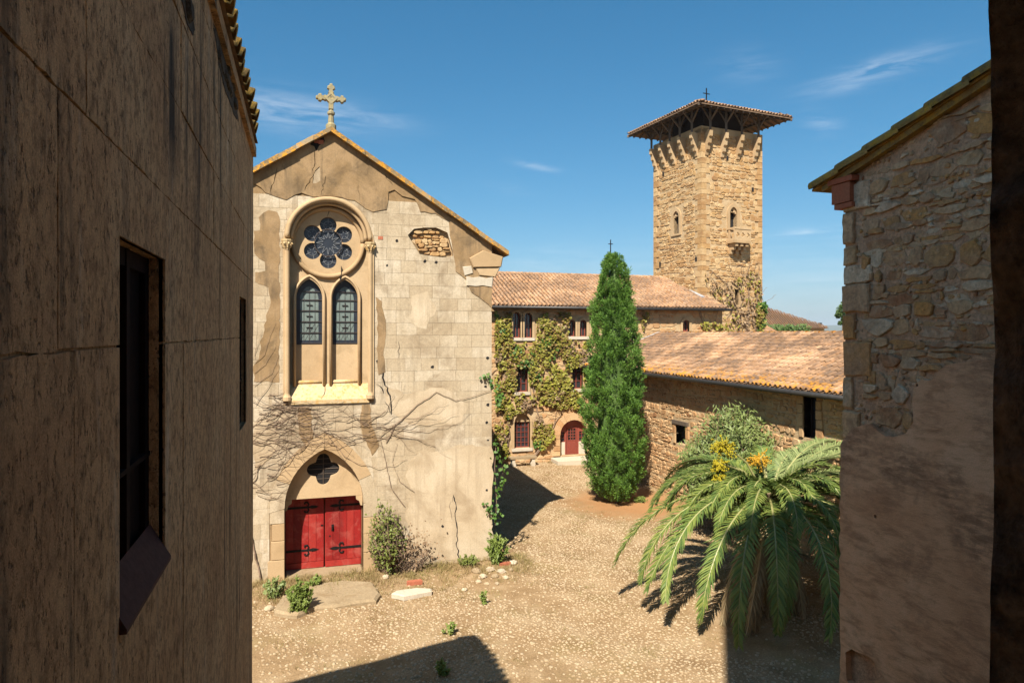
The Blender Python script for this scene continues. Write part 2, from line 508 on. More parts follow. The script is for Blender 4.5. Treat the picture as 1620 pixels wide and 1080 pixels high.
M['red_paint'] = stone('worn_red_paint', [(.18, .008, .007), (.27, .012, .010), (.32, .025, .018), (.24, .013, .011)], var=.3, scale=1.8, stain=(.38, .10, .075), stain_amt=.6, streak=(.11, .012, .010), streak_amt=.8, bump=.2, bs=24, bd=.004, rough=.55, spec=.35)
M['maroon'] = stone('maroon_joinery', [(.19, .040, .026), (.25, .060, .038)], var=.2, scale=4, bump=.15, bs=30, bd=.004, rough=.55, spec=.3)
M['iron'] = plain('wrought_iron', (.018, .016, .015), .6, .6, .4, 20)
M['zinc'] = plain('zinc', (.06, .055, .05), .5, .6, .3, 6)
M['lead'] = plain('flashing', (.42, .42, .42), .5, .3, .25, 6)
M['wood'] = stone('grey_timber', [(.085, .062, .045), (.13, .098, .072), (.17, .13, .10)], var=.4, scale=6, bump=.5, bs=30, bd=.01)
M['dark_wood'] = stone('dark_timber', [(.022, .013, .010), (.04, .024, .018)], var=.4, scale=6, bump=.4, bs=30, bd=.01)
M['plank'] = stone('roof_boards', [(.17, .11, .07), (.27, .18, .115)], var=.4, scale=6, bump=.4, bs=30, bd=.01)
M['glass'] = glassm('window_glass', (.025, .027, .03), .12)
M['dark_glass'] = glassm('stained_glass_dark', (.022, .026, .034), .3)
M['pale_glass'] = glassm('leaded_pale_glass', (.14, .17, .15), .35)
M['leading'] = plain('lead_cames', (.055, .045, .042), .6, .2, .3, 20)
M['silverlead'] = plain('white_tracery', (.17, .175, .18), .6, .0, .3, 20)
M['dark'] = plain('painted_hole_dark', (.012, .010, .009), .95, 0, .3, 4)  # near-black colour standing for the shade in openings, holes and cracks
M['white_stone'] = stone('white_stone', [(.46, .385, .28), (.57, .50, .39)], var=.2, scale=3, stain=(.36, .29, .19), stain_amt=.4, bump=.4, bs=20, bd=.01)
M['slab'] = stone('worn_slab', [(.27, .19, .105), (.35, .26, .155), (.41, .315, .195)], var=.35, scale=1.6, stain=(.20, .13, .065), stain_amt=.75, bump=.5, bs=18, bd=.012)

def tile_mat(name, lich_z=None, dark_amt=.8, cols=None):
    m, nt, b = mk(name); P = pos(nt)
    r = rnd(nt)
    cols = cols or [(.26, .135, .07), (.39, .225, .125), (.48, .305, .185), (.42, .225, .115), (.53, .37, .245)]
    f = mth(nt, 'ADD', mth(nt, 'MULTIPLY', r, .55), mth(nt, 'MULTIPLY', mth(nt, 'SUBTRACT', noise(nt, P, 1.2, 4, .65), .30), 1.0), True)
    c = ramp(nt, f, [(i / (len(cols) - 1), x) for i, x in enumerate(cols)])
    c = mixc(nt, 1.0, c, ramp(nt, noise(nt, P, 16, 4, .7), [(.28, (.72,) * 3), (.72, (1.12,) * 3)]), 'MULTIPLY')
    d = mth(nt, 'MULTIPLY', mrange(nt, noise(nt, scaled(nt, P, (.55, .55, .8)), .8, 6, .74, .4), .40, .54), mrange(nt, r, .0, .5, .45, 1.0))
    c = mixc(nt, mth(nt, 'MULTIPLY', d, dark_amt), c, (.115, .075, .052))
    ol = mrange(nt, noise(nt, P, 7, 5, .75), .52, .62)
    if lich_z:
        sx = nd(nt, 'ShaderNodeSeparateXYZ'); nt.links.new(P, sx.inputs[0])
        low = mrange(nt, mth(nt, 'ADD', sx.outputs['Z'], mth(nt, 'MULTIPLY', noise(nt, P, 1.5, 4, .6), .5)), lich_z[0], lich_z[1], 1., .12)
        ol = mth(nt, 'MULTIPLY', mrange(nt, noise(nt, P, 5, 5, .78), .47, .57), low)
    else: ol = mth(nt, 'MULTIPLY', ol, .35)
    c = mixc(nt, ol, c, (.50, .215, .022))
    bp = nd(nt, 'ShaderNodeBump', Strength=.5, Distance=.012); nt.links.new(noise(nt, P, 22, 4, .7), bp.inputs['Height'])
    nt.links.new(bp.outputs[0], b.inputs['Normal']); nt.links.new(c, b.inputs['Base Color'])
    b.inputs['Roughness'].default_value = .9; b.inputs['Specular IOR Level'].default_value = .15
    return m
M['tile'] = tile_mat('canal_tile')
M['tile_back'] = tile_mat('canal_tile_back', None, .7)
M['tile_lichen'] = tile_mat('canal_tile_lichen', (5.75, 6.1), .9)
M['tile_dark'] = tile_mat('canal_tile_weathered', None, .9, [(.13, .075, .045), (.19, .11, .07), (.24, .15, .10)])
M['tile_verge'] = stone('mossy_verge_tile', [(.24, .16, .065), (.36, .23, .08), (.46, .27, .07)], var=.4, scale=4, stain=(.10, .07, .035), stain_amt=.6, lichen=(.52, .30, .04), lichen_amt=.7, bump=.7, bs=24, bd=.015)

M['cypress'] = leafm('cypress_green', [(.045, .115, .018), (.085, .175, .024), (.145, .26, .036), (.21, .33, .055)], .6, .3, 1.2)
M['palm'] = leafm('palm_green', [(.055, .10, .024), (.105, .16, .036), (.19, .23, .045), (.31, .32, .075)], .6, .25, .8)
M['palm_pale'] = leafm('palm_grey_green', [(.13, .165, .055), (.20, .235, .08), (.31, .335, .13)], .6, .2, .8)
M['palm_dry'] = leafm('palm_dry', [(.21, .135, .06), (.33, .235, .12), (.42, .33, .19)], .8, .15, 1.)
M['rachis'] = plain('palm_stalk', (.26, .24, .09), .5, 0, .2, 3)
M['rachis_dry'] = plain('palm_dry_stalk', (.40, .29, .15), .8, 0, .25, 4)
M['trunk'] = stone('palm_trunk', [(.12, .07, .04), (.22, .14, .08), (.30, .20, .12)], var=.5, scale=4, bump=1., bs=16, bd=.04)
M['fruit'] = leafm('date_clusters', [(.40, .20, .012), (.50, .29, .02), (.58, .30, .03)], .5, .1, 3)
M['fruit_y'] = leafm('date_flowers', [(.34, .26, .012), (.44, .36, .02)], .5, .1, 3)
M['ivy'] = leafm('ivy_autumn', [(.17, .085, .035), (.24, .15, .045), (.22, .20, .028), (.30, .28, .04), (.36, .32, .06)], .55, .25, 1.1)
M['ivy_green'] = leafm('ivy_green', [(.035, .085, .014), (.075, .15, .022), (.14, .22, .035)], .5, .25, 1.3)
M['ivy_dry'] = leafm('ivy_dry', [(.15, .09, .045), (.24, .155, .085), (.32, .225, .135)], .8, .1, 1.5)
M['shrub'] = leafm('shrub_leaf', [(.08, .10, .022), (.15, .17, .035), (.22, .25, .05)], .55, .25, 2.)
M['oleander'] = leafm('oleander_leaf', [(.09, .125, .030), (.16, .20, .055), (.24, .27, .09)], .5, .2, 2.)
M['weed'] = leafm('weed_leaf', [(.10, .14, .025), (.17, .22, .04), (.26, .30, .08)], .55, .3, 3.)
M['drygrass'] = leafm('dry_grass_blade', [(.24, .155, .065), (.34, .24, .11), (.27, .21, .075), (.19, .19, .05)], .8, .2, .7)
M['twig'] = plain('bare_twig', (.19, .125, .08), .85, 0, .35, 9)
M['bark'] = stone('bark', [(.10, .068, .045), (.17, .12, .08)], var=.4, scale=5, bump=.9, bs=20, bd=.02)
M['hedge'] = leafm('far_leaf', [(.035, .065, .014), (.07, .12, .025), (.12, .17, .04)], .6, .15, .8)
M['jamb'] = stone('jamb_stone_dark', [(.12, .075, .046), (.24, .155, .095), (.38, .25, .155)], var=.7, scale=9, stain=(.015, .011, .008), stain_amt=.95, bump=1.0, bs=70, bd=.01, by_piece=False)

def left_mat():
    m, nt, b = mk('weathered_render_left'); P = pos(nt)
    c = ramp(nt, noise(nt, P, .9, 5, .65, .3), [(.28, (.55, .30, .145)), (.5, (.70, .41, .20)), (.72, (.78, .50, .265))])
    n2 = noise(nt, scaled(nt, P, (1, 1, .7)), 15, 7, .76, .3)
    c = mixc(nt, mrange(nt, n2, .47, .64, 0, .78), c, (.23, .125, .058))
    n3 = noise(nt, scaled(nt, P, (1, 1, .6), (5, 1, 3)), 48, 4, .7)
    c = mixc(nt, mrange(nt, n3, .57, .65, 0, .8), c, (.12, .075, .045))
    c = mixc(nt, 1.0, c, ramp(nt, noise(nt, P, 170, 2, .7), [(.3, (.74,) * 3), (.7, (1.15,) * 3)]), 'MULTIPLY')
    st = noise(nt, scaled(nt, P, (2.6, 2.6, .20)), 1.7, 6, .68, .3)
    c = mixc(nt, mth(nt, 'MULTIPLY', mrange(nt, st, .50, .66), mrange(nt, noise(nt, P, .7, 3, .6), .42, .6)), c, (.085, .062, .043))
    gr = noise(nt, scaled(nt, P, (3, 3, .5), (2, 9, 4)), 1.3, 5, .7)
    c = mixc(nt, mrange(nt, gr, .58, .70, 0, .6), c, (.68, .52, .36))
    bp = nd(nt, 'ShaderNodeBump', Strength=1., Distance=.010)
    nt.links.new(mth(nt, 'SUBTRACT', n2, mth(nt, 'MULTIPLY', mrange(nt, n3, .54, .68), .5)), bp.inputs['Height'])
    nt.links.new(bp.outputs[0], b.inputs['Normal']); nt.links.new(c, b.inputs['Base Color'])
    b.inputs['Roughness'].default_value = .95; b.inputs['Specular IOR Level'].default_value = .1
    return m
M['left_render'] = left_mat()
M['channel'] = stone('shade_dirt_channel_tile', [(.13, .075, .045), (.19, .115, .07), (.25, .155, .10)], var=.4, scale=2, bump=.3, bs=20, bd=.01)  # darkened to paint the shade between cover tiles, with dirt
M['skim'] = stone('lime_skim', [(.38, .28, .17), (.47, .36, .23), (.55, .44, .30)], var=.2, scale=.6, stain=(.25, .172, .095), stain_amt=.6, streak=(.24, .17, .10), streak_amt=.6, bump=.35, bs=24, bd=.008, by_piece=False)
M['black_wood'] = stone('shade_black_wood', [(.010, .006, .005), (.022, .011, .009), (.034, .014, .011)], var=.4, scale=4, bump=.3, bs=30, bd=.004, spec=.05)  # near-black maroon wood, the shade of the window opening put into its colour

# ================================================================== GROUND
CYP = (12.68, 26.6)                         # foot of the cypress
PALM = (12.1, 15.75)                        # foot of the palm
def ground_mat():
    m, nt, b = mk('courtyard_soil'); P = pos(nt)
    c = ramp(nt, noise(nt, P, .9, 5, .66, .3), [(.28, (.20, .122, .057)), (.5, (.285, .185, .095)), (.72, (.37, .26, .148))])
    c = mixc(nt, 1.0, c, ramp(nt, noise(nt, P, 26, 4, .75), [(.28, (.62,) * 3), (.72, (1.22,) * 3)]), 'MULTIPLY')
    g = mrange(nt, noise(nt, P, .55, 5, .7, .3), .52, .68)
    c = mixc(nt, mth(nt, 'MULTIPLY', g, .45), c, (.20, .155, .06))
    # bare reddish earth round the cypress
    d = nd(nt, 'ShaderNodeVectorMath', operation='DISTANCE'); nt.links.new(P, d.inputs[0]); d.inputs[1].default_value = (CYP[0] + .6, CYP[1] - .3, 0)
    dd = mth(nt, 'ADD', d.outputs['Value'], mth(nt, 'MULTIPLY', noise(nt, P, 1.1, 5, .65), 2.2))
    c = mixc(nt, mrange(nt, dd, 2.6, 4.3, .85, 0.), c, (.33, .165, .068))
    far = nd(nt, 'ShaderNodeVectorMath', operation='LENGTH'); nt.links.new(P, far.inputs[0])
    c = mixc(nt, mrange(nt, far.outputs['Value'], 60, 130), c, (.075, .10, .038))
    h = mth(nt, 'ADD', noise(nt, P, 5, 6, .7), mth(nt, 'MULTIPLY', noise(nt, P, 34, 3, .75), .4))
    bp = nd(nt, 'ShaderNodeBump', Strength=.7, Distance=.035); nt.links.new(h, bp.inputs['Height'])
    nt.links.new(bp.outputs[0], b.inputs['Normal']); nt.links.new(c, b.inputs['Base Color'])
    b.inputs['Roughness'].default_value = .97; b.inputs['Specular IOR Level'].default_value = .1
    return m
M['soil'] = ground_mat()
def gz(x, y):
    """height of the courtyard"""
    z = .035 * math.sin(x * .9 + 1.3) * math.sin(y * .7) + .02 * math.sin(x * 2.3 + y * 1.7)
    z += .16 * math.exp(-((x - PALM[0]) ** 2 + (y - PALM[1]) ** 2) / 3.5)
    if y < 20.9: z += .07 * max(0., 1 - abs(20.9 - y) / 1.6) * (1 if -5 < x < 6.5 else max(0, 1 - (x - 6.5)))
    w = max(0., 1 - math.hypot(x - 8, y - 22) / 45)
    return z * min(1, w * 3)
def axis(lo, hi, step, ext):
    a = list(np.arange(lo, hi + 1e-6, step))
    d = step; x = hi
    while x < ext: d *= 1.6; x += d; a.append(x)
    d = step; x = lo
    while x > -ext: d *= 1.6; x -= d; a.insert(0, x)
    return a
gx, gy = axis(-2, 18, .25, 9000), axis(8, 38, .25, 9000)
gv = []; gf = []
for y in gy:
    for x in gx:
        r = math.hypot(x, y)
        z = gz(x, y) - (max(0, r - 75) ** .75 * .28 if r > 75 else 0)
        gv.append((x, y, max(z, -24)))
nx_ = len(gx)
for j in range(len(gy) - 1):
    for i in range(nx_ - 1):
        k = j * nx_ + i; gf.append((k, k + 1, k + nx_ + 1, k + nx_))
ground = np_mesh('ground', gv, gf, M['soil'], None, True)
tag(ground, kind='structure')

# distant hills
hm = stone('wooded_hills', [(.05, .07, .03), (.08, .10, .045)], var=.3, scale=.004, bump=0, by_piece=False)
hv = []; hf = []
n = 160
for i in range(n + 1):
    t = i / n; az = rad(-75) + t * rad(175)
    top = 44 + 26 * math.sin(t * 23) + 18 * math.sin(t * 57 + 1) + 7 * math.sin(t * 131)
    for (r, z) in ((4300, -26), (4900, top * .6 - 8), (5600, top), (6500, top * .7), (7200, -26)):
        hv.append((r * math.sin(az), r * math.cos(az), z))
for i in range(n):
    for j in range(4):
        a = i * 5 + j; hf.append((a, a + 5, a + 6, a + 1))
tag(np_mesh('hills', hv, hf, hm, None, True), kind='structure')

# cobbles bedded in the soil: tens of thousands, one mass
rs = np.random.RandomState(3)
def cobbles():
    pts = []
    step = .09
    for y in np.arange(11.0, 36.2, step):
        for x in np.arange(-1.8, 16.0, step):
            pts.append((x + rs.uniform(-.042, .042), y + rs.uniform(-.042, .042)))
    pts = np.array(pts)
    keep = np.ones(len(pts), bool)
    keep &= ~((pts[:, 1] > 20.6) & (pts[:, 0] < 5.9))
    keep &= ~(pts[:, 0] > 15.5)
    d = np.hypot(pts[:, 0] - CYP[0] - .6, pts[:, 1] - CYP[1] + .3)
    keep &= (d > 2.2 + rs.uniform(0, 1.6, len(pts)))
    dc = np.abs(20.9 - pts[:, 1]); near = (pts[:, 0] < 6.6) & (dc < 2.4)
    keep &= ~(near & (rs.uniform(0, 1, len(pts)) > (dc / 2.4) ** 1.6))
    d = np.hypot(pts[:, 0] - 10.0, pts[:, 1] - 13.9)
    keep &= ~((d < 1.1) & (rs.uniform(0, 1, len(pts)) < .85))
    # wandering patches where soil has washed over the stones
    w = np.sin(pts[:, 0] * .9 + 2 * np.sin(pts[:, 1] * .35)) * np.sin(pts[:, 1] * .63 + 1.2 * np.sin(pts[:, 0] * .5 + 1)) + .5 * np.sin(pts[:, 0] * 2.3 + pts[:, 1] * 1.1)
    keep &= ~(rs.uniform(0, 1, len(pts)) < np.clip(.10 + .55 * w, .03, .75))
    pts = pts[keep]
    N = len(pts); k = 7
    th = np.linspace(0, 2 * np.pi, k, endpoint=False)
    r = .018 + .036 * rs.uniform(0, 1, N) ** 1.6 * (rs.uniform(.8, 1.15, N)); e = rs.uniform(.6, 1., N); ro = rs.uniform(0, np.pi, N)
    z0 = np.array([gz(x, y) for x, y in pts])
    hgt = r * rs.uniform(.25, .6, N)
    V = np.zeros((N, 2 * k + 1, 3))
    for a, (sc, zz) in enumerate(((1., -.25), (.78, .72))):
        wob = 1 + rs.uniform(-.15, .15, (N, k))
        cx = np.cos(th)[None] * r[:, None] * wob * sc; cy = np.sin(th)[None] * (r * e)[:, None] * wob * sc
        V[:, a * k:(a + 1) * k, 0] = cx * np.cos(ro)[:, None] - cy * np.sin(ro)[:, None] + pts[:, :1]
        V[:, a * k:(a + 1) * k, 1] = cx * np.sin(ro)[:, None] + cy * np.cos(ro)[:, None] + pts[:, 1:]
        V[:, a * k:(a + 1) * k, 2] = z0[:, None] + (hgt * zz)[:, None] + (rs.uniform(-.006, .006, (N, k)) if a else 0)
    V[:, 2 * k, :2] = pts; V[:, 2 * k, 2] = z0 + hgt
    f = []
    for i in range(k):
        j = (i + 1) % k
        f += [(i, j, k + j), (i, k + j, k + i), (k + i, k + j, 2 * k)]
    f = np.array(f)
    Fc = (f[None] + (np.arange(N) * (2 * k + 1))[:, None, None]).reshape(-1, 3)
    cm = stone('cobble', [(.26, .172, .09), (.35, .25, .145), (.42, .315, .195), (.31, .215, .12), (.53, .445, .33)], var=.25, scale=2., bump=.4, bs=30, bd=.006)
    o = np_mesh('cobblestones', V.reshape(-1, 3), Fc, cm, None, False)
    tag(o, 'small pale cobbles bedded in tan soil across the courtyard', 'cobblestones', None, 'stuff')
cobbles()

# ================================================================== generic masonry
def stone_poly(u0, u1, v0, v1, rng, jit):
    w, h = u1 - u0, v1 - v0; c = .26
    P = [(u0 + w * c, v0), (u1 - w * c, v0), (u1, v0 + h * c), (u1, v1 - h * c), (u1 - w * c, v1), (u0 + w * c, v1), (u0, v1 - h * c), (u0, v0 + h * c)]
    return [(a + rng.uniform(-jit, jit) * w, b + rng.uniform(-jit, jit) * h) for a, b in P]
def rubble(u0, u1, v0, v1, hr, wr, gap, rng, keep=None, jit=.09, small=.25):
    """irregular coursed rubble: list of polygons"""
    out = []; v = v0
    while v < v1 - hr[0] * .5:
        h = rng.uniform(*hr); u = u0 - rng.uniform(0, wr[1] * .5)
        ph = rng.uniform(0, 6)
        while u < u1:
            w = rng.uniform(*wr)
            dv = .25 * h * math.sin(u * 1.7 + ph) 
            a, b, c, d = u + gap / 2, u + w - gap / 2, v + dv + gap / 2, v + h + dv - gap / 2
            subs = [(a, b, c, d)]
            if rng.random() < small and h > hr[0] * 1.2:
                m = c + (d - c) * rng.uniform(.35, .65); subs = [(a, b, c, m - gap / 2), (a, b, m + gap / 2, d)]
                if rng.random() < .5:
                    mm = a + (b - a) * rng.uniform(.35, .65); subs = [subs[0], (a, mm - gap / 2, m + gap / 2, d), (mm + gap / 2, b, m + gap / 2, d)]
            for s in subs:
                if s[1] - s[0] < .03 or s[3] - s[2] < .03: continue
                P = stone_poly(*s, rng, jit)
                if min(p[0] for p in P) < u0 - .06 or max(p[0] for p in P) > u1 + .02 or max(p[1] for p in P) > v1: 
                    P = clip_to(P, rect(u0 + .01, u1 - .01, v0, v1 - .005))
                    if len(P) < 3 or abs(area(P)) < .004: continue
                if keep and not all(keep(x, y) for x, y in P): continue
                out.append(P)
            u += w
        v += h
    return out
def lay(polys, mp, mat_, parent, d0=-.03, pr=(.015, .05), ch=.03, rng=R, name='stone', limit=300, score=None):
    """the largest stones each an object of its own, the rest joined"""
    order = sorted(polys, key=score if score else (lambda P: -abs(area(P))))
    for P in order[:limit]:
        MB().prism(P, d0, rng.uniform(*pr), mp, ch * rng.uniform(.6, 1.2)).build(name, mat_, parent)
    if len(order) > limit:
        mb = MB()
        for P in order[limit:]: mb.prism(P, d0, rng.uniform(*pr), mp, ch * rng.uniform(.6, 1.2))
        tag(mb.build('rubble_stones', mat_, parent), kind='stuff')
def ring_quads(inner, outer, groups, gap=.0):
    """voussoirs: polylines inner/outer of equal length, cut in groups of segments"""
    out = []; i = 0
    for g in groups:
        A = inner[i:i + g + 1]; B = outer[i:i + g + 1]
        out.append(A + B[::-1]); i += g
    return out

# ------------------------------------------------------------------ canal tile roofs
def tile_mesh(name, w=.168, L=.46, arch=.105, flip=False, taper=.80, seg=5, lip=.018):
    vs = []; fs = []
    for (y, k, lift) in ((0., 1., .014), (L, taper, 0.)):
        for i in range(seg + 1):
            a = math.pi * i / seg
            z = math.sin(a) * arch * k
            vs.append((-math.cos(a) * w / 2 * k, y, (-z + arch * .55 if flip else z) + lift))
    n = seg + 1
    for i in range(seg): fs.append((i, i + 1, n + i + 1, n + i))
    # thickness shown at the mouth
    for i in range(seg + 1):
        a = math.pi * i / seg; z = math.sin(a) * (arch - lip)
        vs.append((-math.cos(a) * (w / 2 - lip), .004, (-z + arch * .55 if flip else z) + .006))
    for i in range(seg): fs.append((i, 2 * n + i, 2 * n + i + 1, i + 1))
    return vs, fs
TV, TF = tile_mesh('t')
UV_, UF = tile_mesh('u', w=.19, arch=.06, flip=True, taper=.9, seg=4)
def tile_roof(parent, O, A, U, ncol, nrow, mat_, pitch=.245, step=.36, own=0, keep=None, rng=R, under=True, sag=0., eye=None):
    """canal tiles over a slope: O eave corner, A along the eave, U up the slope"""
    O, A, U = Vector(O), Vector(A).normalized(), Vector(U).normalized()
    N = A.cross(U).normalized()
    if N.z < 0: N = -N
    def collect(half, lift):
        T = []
        for c in range(ncol):
            for r in range(nrow):
                x, y = (c + .5 + half) * pitch, r * step
                p = O + A * x + U * y + N * (lift + sag * math.sin(x * .8) * .5)
                if keep and not keep(x, y, p): continue
                p = p + A * rng.uniform(-.012, .012) + U * rng.uniform(-.025, .025) + N * rng.uniform(-.004, .01)
                an = rng.uniform(-.035, .035); ti = rng.uniform(-.02, .02)
                a = A * math.cos(an) + U * math.sin(an); u = (U * math.cos(an) - A * math.sin(an)) + N * ti
                u.normalize(); nn = a.cross(u).normalized()
                if nn.z < 0: nn = -nn
                T.append((p, a, u, nn))
        return T
    cov = collect(0, .035)
    if own:
        cov.sort(key=lambda t: (t[0] - Vector(eye or (0, 0, CZ))).length)
        me = bpy.data.meshes.new('roof_tile'); me.from_pydata(TV, [], TF); me.materials.append(mat_); me.shade_smooth()
        for (p, a, u, nn) in cov[:own]:
            o = bpy.data.objects.new('roof_tile', me); COL.objects.link(o); o.parent = parent
            o.matrix_parent_inverse = INV(parent)
            o.matrix_basis = Matrix(((a.x, u.x, nn.x, p.x), (a.y, u.y, nn.y, p.y), (a.z, u.z, nn.z, p.z), (0, 0, 0, 1)))
        cov = cov[own:]
    def join(T, V0, F0, nm, mt=None):
        if not T: return
        V0 = np.array(V0); Fm = np.array(F0)
        B = np.array([[list(a), list(u), list(n_)] for (p, a, u, n_) in T]); Pp = np.array([list(t[0]) for t in T])
        V = np.einsum('vk,tkj->tvj', V0, B) + Pp[:, None]
        Fx = (Fm[None] + (np.arange(len(T)) * len(V0))[:, None, None]).reshape(-1, 4)
        tag(np_mesh(nm, V.reshape(-1, 3), Fx, mt or mat_, parent, True), kind='stuff')
    join(cov, TV, TF, 'roof_tiles')
    if under: join(collect(.5, -.01), UV_, UF, 'channel_tiles', M['channel'])
def INV(p):
    q = p; m = Matrix.Identity(4)
    return WORLD_INV[p.name] if p.type == 'EMPTY' else Matrix.Identity(4)

# ------------------------------------------------------------------ leaves
def leaves(name, C, Nrm, size, mat_, parent=None, rng=rs, aspect=1.3, fold=True, droop=None, kind=None, spread=1.):
    """leaf faces at centres C facing roughly Nrm (n,3)"""
    C = np.asarray(C, float); n = len(C)
    Nn = np.asarray(Nrm, float) + rng.normal(0, .45 * spread, (n, 3)); Nn /= np.linalg.norm(Nn, axis=1, keepdims=True) + 1e-9
    t = rng.normal(0, 1, (n, 3))
    if droop is not None: t = t * .55 + np.asarray(droop)
    t -= Nn * (t * Nn).sum(1, keepdims=True); t /= np.linalg.norm(t, axis=1, keepdims=True) + 1e-9
    b = np.cross(Nn, t)
    s = np.asarray(size) * rng.uniform(.65, 1.3, n) if np.ndim(size) == 0 else size
    s = s[:, None]
    V = np.stack([C - t * s * aspect * .5, C + b * s * .5 + Nn * s * .12, C + t * s * aspect * .5, C - b * s * .5 + Nn * s * .12], 1)
    Fq = np.arange(n * 4).reshape(n, 4)
    if fold:
        Fq = np.stack([Fq[:, [0, 1, 2]], Fq[:, [0, 2, 3]]], 1).reshape(-1, 3)
    return np_mesh(name, V.reshape(-1, 3), Fq, mat_, parent)
def blades(name, base, tip, width, mat_, parent=None, kind=None, bend=.25, rng=rs):
    """tapering blades from base to tip, two segments"""
    base = np.asarray(base, float); tip = np.asarray(tip, float); n = len(base)
    d = tip - base; L = np.linalg.norm(d, axis=1, keepdims=True) + 1e-9
    side = np.cross(d, rng.normal(0, 1, (n, 3))); side /= np.linalg.norm(side, axis=1, keepdims=True) + 1e-9
    w = (np.asarray(width) * np.ones(n))[:, None]
    mid = base + d * .5 + side * 0 + np.array([[0, 0, 1.]]) * L * bend * .3
    V = np.stack([base - side * w * .35, base + side * w * .35, mid - side * w * .5, mid + side * w * .5, tip], 1)
    k = (np.arange(n) * 5)[:, None]
    Fq = np.concatenate([k + [[0, 1, 3]], k + [[0, 3, 2]], k + [[2, 3, 4]]])
    return np_mesh(name, V.reshape(-1, 3), Fq, mat_, parent)

# ================================================================== CHURCH
YF = 20.93
church = thing('church', (.75, YF, 0), 'pale stone church front with rose window, twin lancets and red double door', 'church')
fy = face_y(YF)
XR = 5.72; XL = -4.2; XC = .77
ZA, ZE = 13.15, 10.0                       # wall apex, wall height at the right-hand corner
slope = (ZA - ZE) / (XR - XC)
gable = [(XL, -.3), (XR, -.3), (XR, ZE), (XC, ZA), (XL, ZA - slope * (XC - XL))]
WC, WZ = .735, 9.86                        # centre of the big window, springing height
W_HALF = 1.17
win_open = roundtop(WC, W_HALF, 5.22, WZ, 24)
DC, DH = .60, 1.125
door_open = pointed(DC, DH, -.02, 2.1, 3.78, 12)
rub_px = [(645, 372), (655, 362), (672, 360), (690, 360), (708, 368), (712, 382), (716, 396), (717, 405), (700, 407), (682, 405), (664, 402), (660, 388), (650, 380)]
rub_hole = [onY(x, y, YF) for x, y in rub_px][::-1]
apex_hole = [onY(x, y, YF) for x, y in [(490, 229), (494, 222), (512, 216), (514, 224), (505, 231), (500, 240), (497, 232)]][::-1]

# core wall with its openings
core = MB()
core.plate(jag(gable, .5, .0), [win_open, door_open, rub_hole], -.95, -.012, fy)
facade = core.build('facade_wall', M['render'], church)
# rest of the nave
nv = MB()
nv.box(XL + .02, XR - .01, YF + .96, 34.0, -.3, ZE - .12)
nv.build('nave_wall', M['render'], church)
rf = MB()
for sgn in (-1, 1):
    ex = XR + .45 if sgn > 0 else XL - .45
    ze = ZA + .06 - slope * abs(ex - XC)
    q = [(XC, YF + .35, ZA + .06), (ex, YF + .35, ze), (ex, 34.2, ze), (XC, 34.2, ZA + .06)]
    rf.add(q + [(a, b, c - .1) for a, b, c in q], [(0, 1, 2, 3), (7, 6, 5, 4), (0, 4, 5, 1), (1, 5, 6, 2), (2, 6, 7, 3), (3, 7, 4, 0)])
rf.build('roof', M['tile'], church)

# --- ashlar blocks
rb = random.Random(21)
blk = []; z = .02; row = 0
while z < 10.9:
    h = rb.choice((.33, .34, .36, .38)) if z > 3.6 else rb.choice((.40, .44, .47))
    x = -2.3 - rb.uniform(0, .5)
    while x < XR:
        w = rb.uniform(.42, .72) if z > 3.6 else rb.uniform(.55, 1.0)
        g = .0032 if z > 4.3 else .002
        x1 = min(x + w, XR)
        if XR - x1 < .22: x1 = XR
        P = [(x + g, z + g), (x1 - (g if x1 < XR else 0), z + g), (x1 - (g if x1 < XR else 0), z + h - g), (x + g, z + h - g)]
        blk.append(P); x = x1 if x1 < XR else XR + 1
    z += h; row += 1
out_arch = pointed(DC, DH + .42, -.02, 1.95, 4.28, 12)
frame_out = roundtop(WC, W_HALF + .13, 5.1, WZ, 24)
rub_conv = [(x, y) for x, y in rub_hole]
def hull(pts):
    pts = sorted(set(pts))
    def half(ps):
        h = []
        for p in ps:
            while len(h) > 1 and (h[-1][0] - h[-2][0]) * (p[1] - h[-2][1]) - (h[-1][1] - h[-2][1]) * (p[0] - h[-2][0]) <= 0: h.pop()
            h.append(p)
        return h
    a, b = half(pts), half(pts[::-1]); return a[:-1] + b[:-1]
rub_c = hull(rub_conv)
g_clip = [(XL, -.3), (XR, -.3), (XR, ZE - .05), (XC, ZA - .05), (XL, ZA - .05 - slope * (XC - XL))]
# rendered areas (only blocks that show are laid)
px = lambda L: [onY(a, b, YF) for a, b in L]
coat_main = px([(402, 290), (412, 296), (421, 305), (437, 311), (452, 316), (466, 309), (478, 306), (495, 312), (516, 310), (540, 312), (560, 318), (579, 331), (591, 336), (612, 331), (614, 319), (615, 303), (624, 301), (635, 311), (657, 316), (664, 335), (689, 338), (709, 350), (711, 372), (719, 407), (720, 429), (739, 442), (745, 461), (758, 471), (772, 481), (782, 492)])
coat_left = px([(424, 331), (409, 344), (412, 363), (402, 366), (402, 402), (409, 407), (420, 413), (420, 427), (402, 430), (402, 446), (426, 453), (428, 485), (422, 497), (418, 523), (412, 540), (411, 568), (402, 579), (402, 603), (441, 604), (442, 500), (442, 420), (443, 352), (440, 334)])
coat_right = px([(596, 470), (604, 478), (609, 500), (611, 530), (606, 560), (609, 588), (600, 592), (596, 560), (597, 520)])
coat_kneel = px([(752, 398), (765, 404), (782, 420), (782, 470), (770, 462), (766, 440), (752, 425)])
coat_low = px([(470, 643), (492, 645), (495, 690), (484, 712), (474, 690)])
coat_low2 = px([(572, 640), (585, 640), (588, 672), (600, 705), (588, 720), (575, 690), (569, 665)])
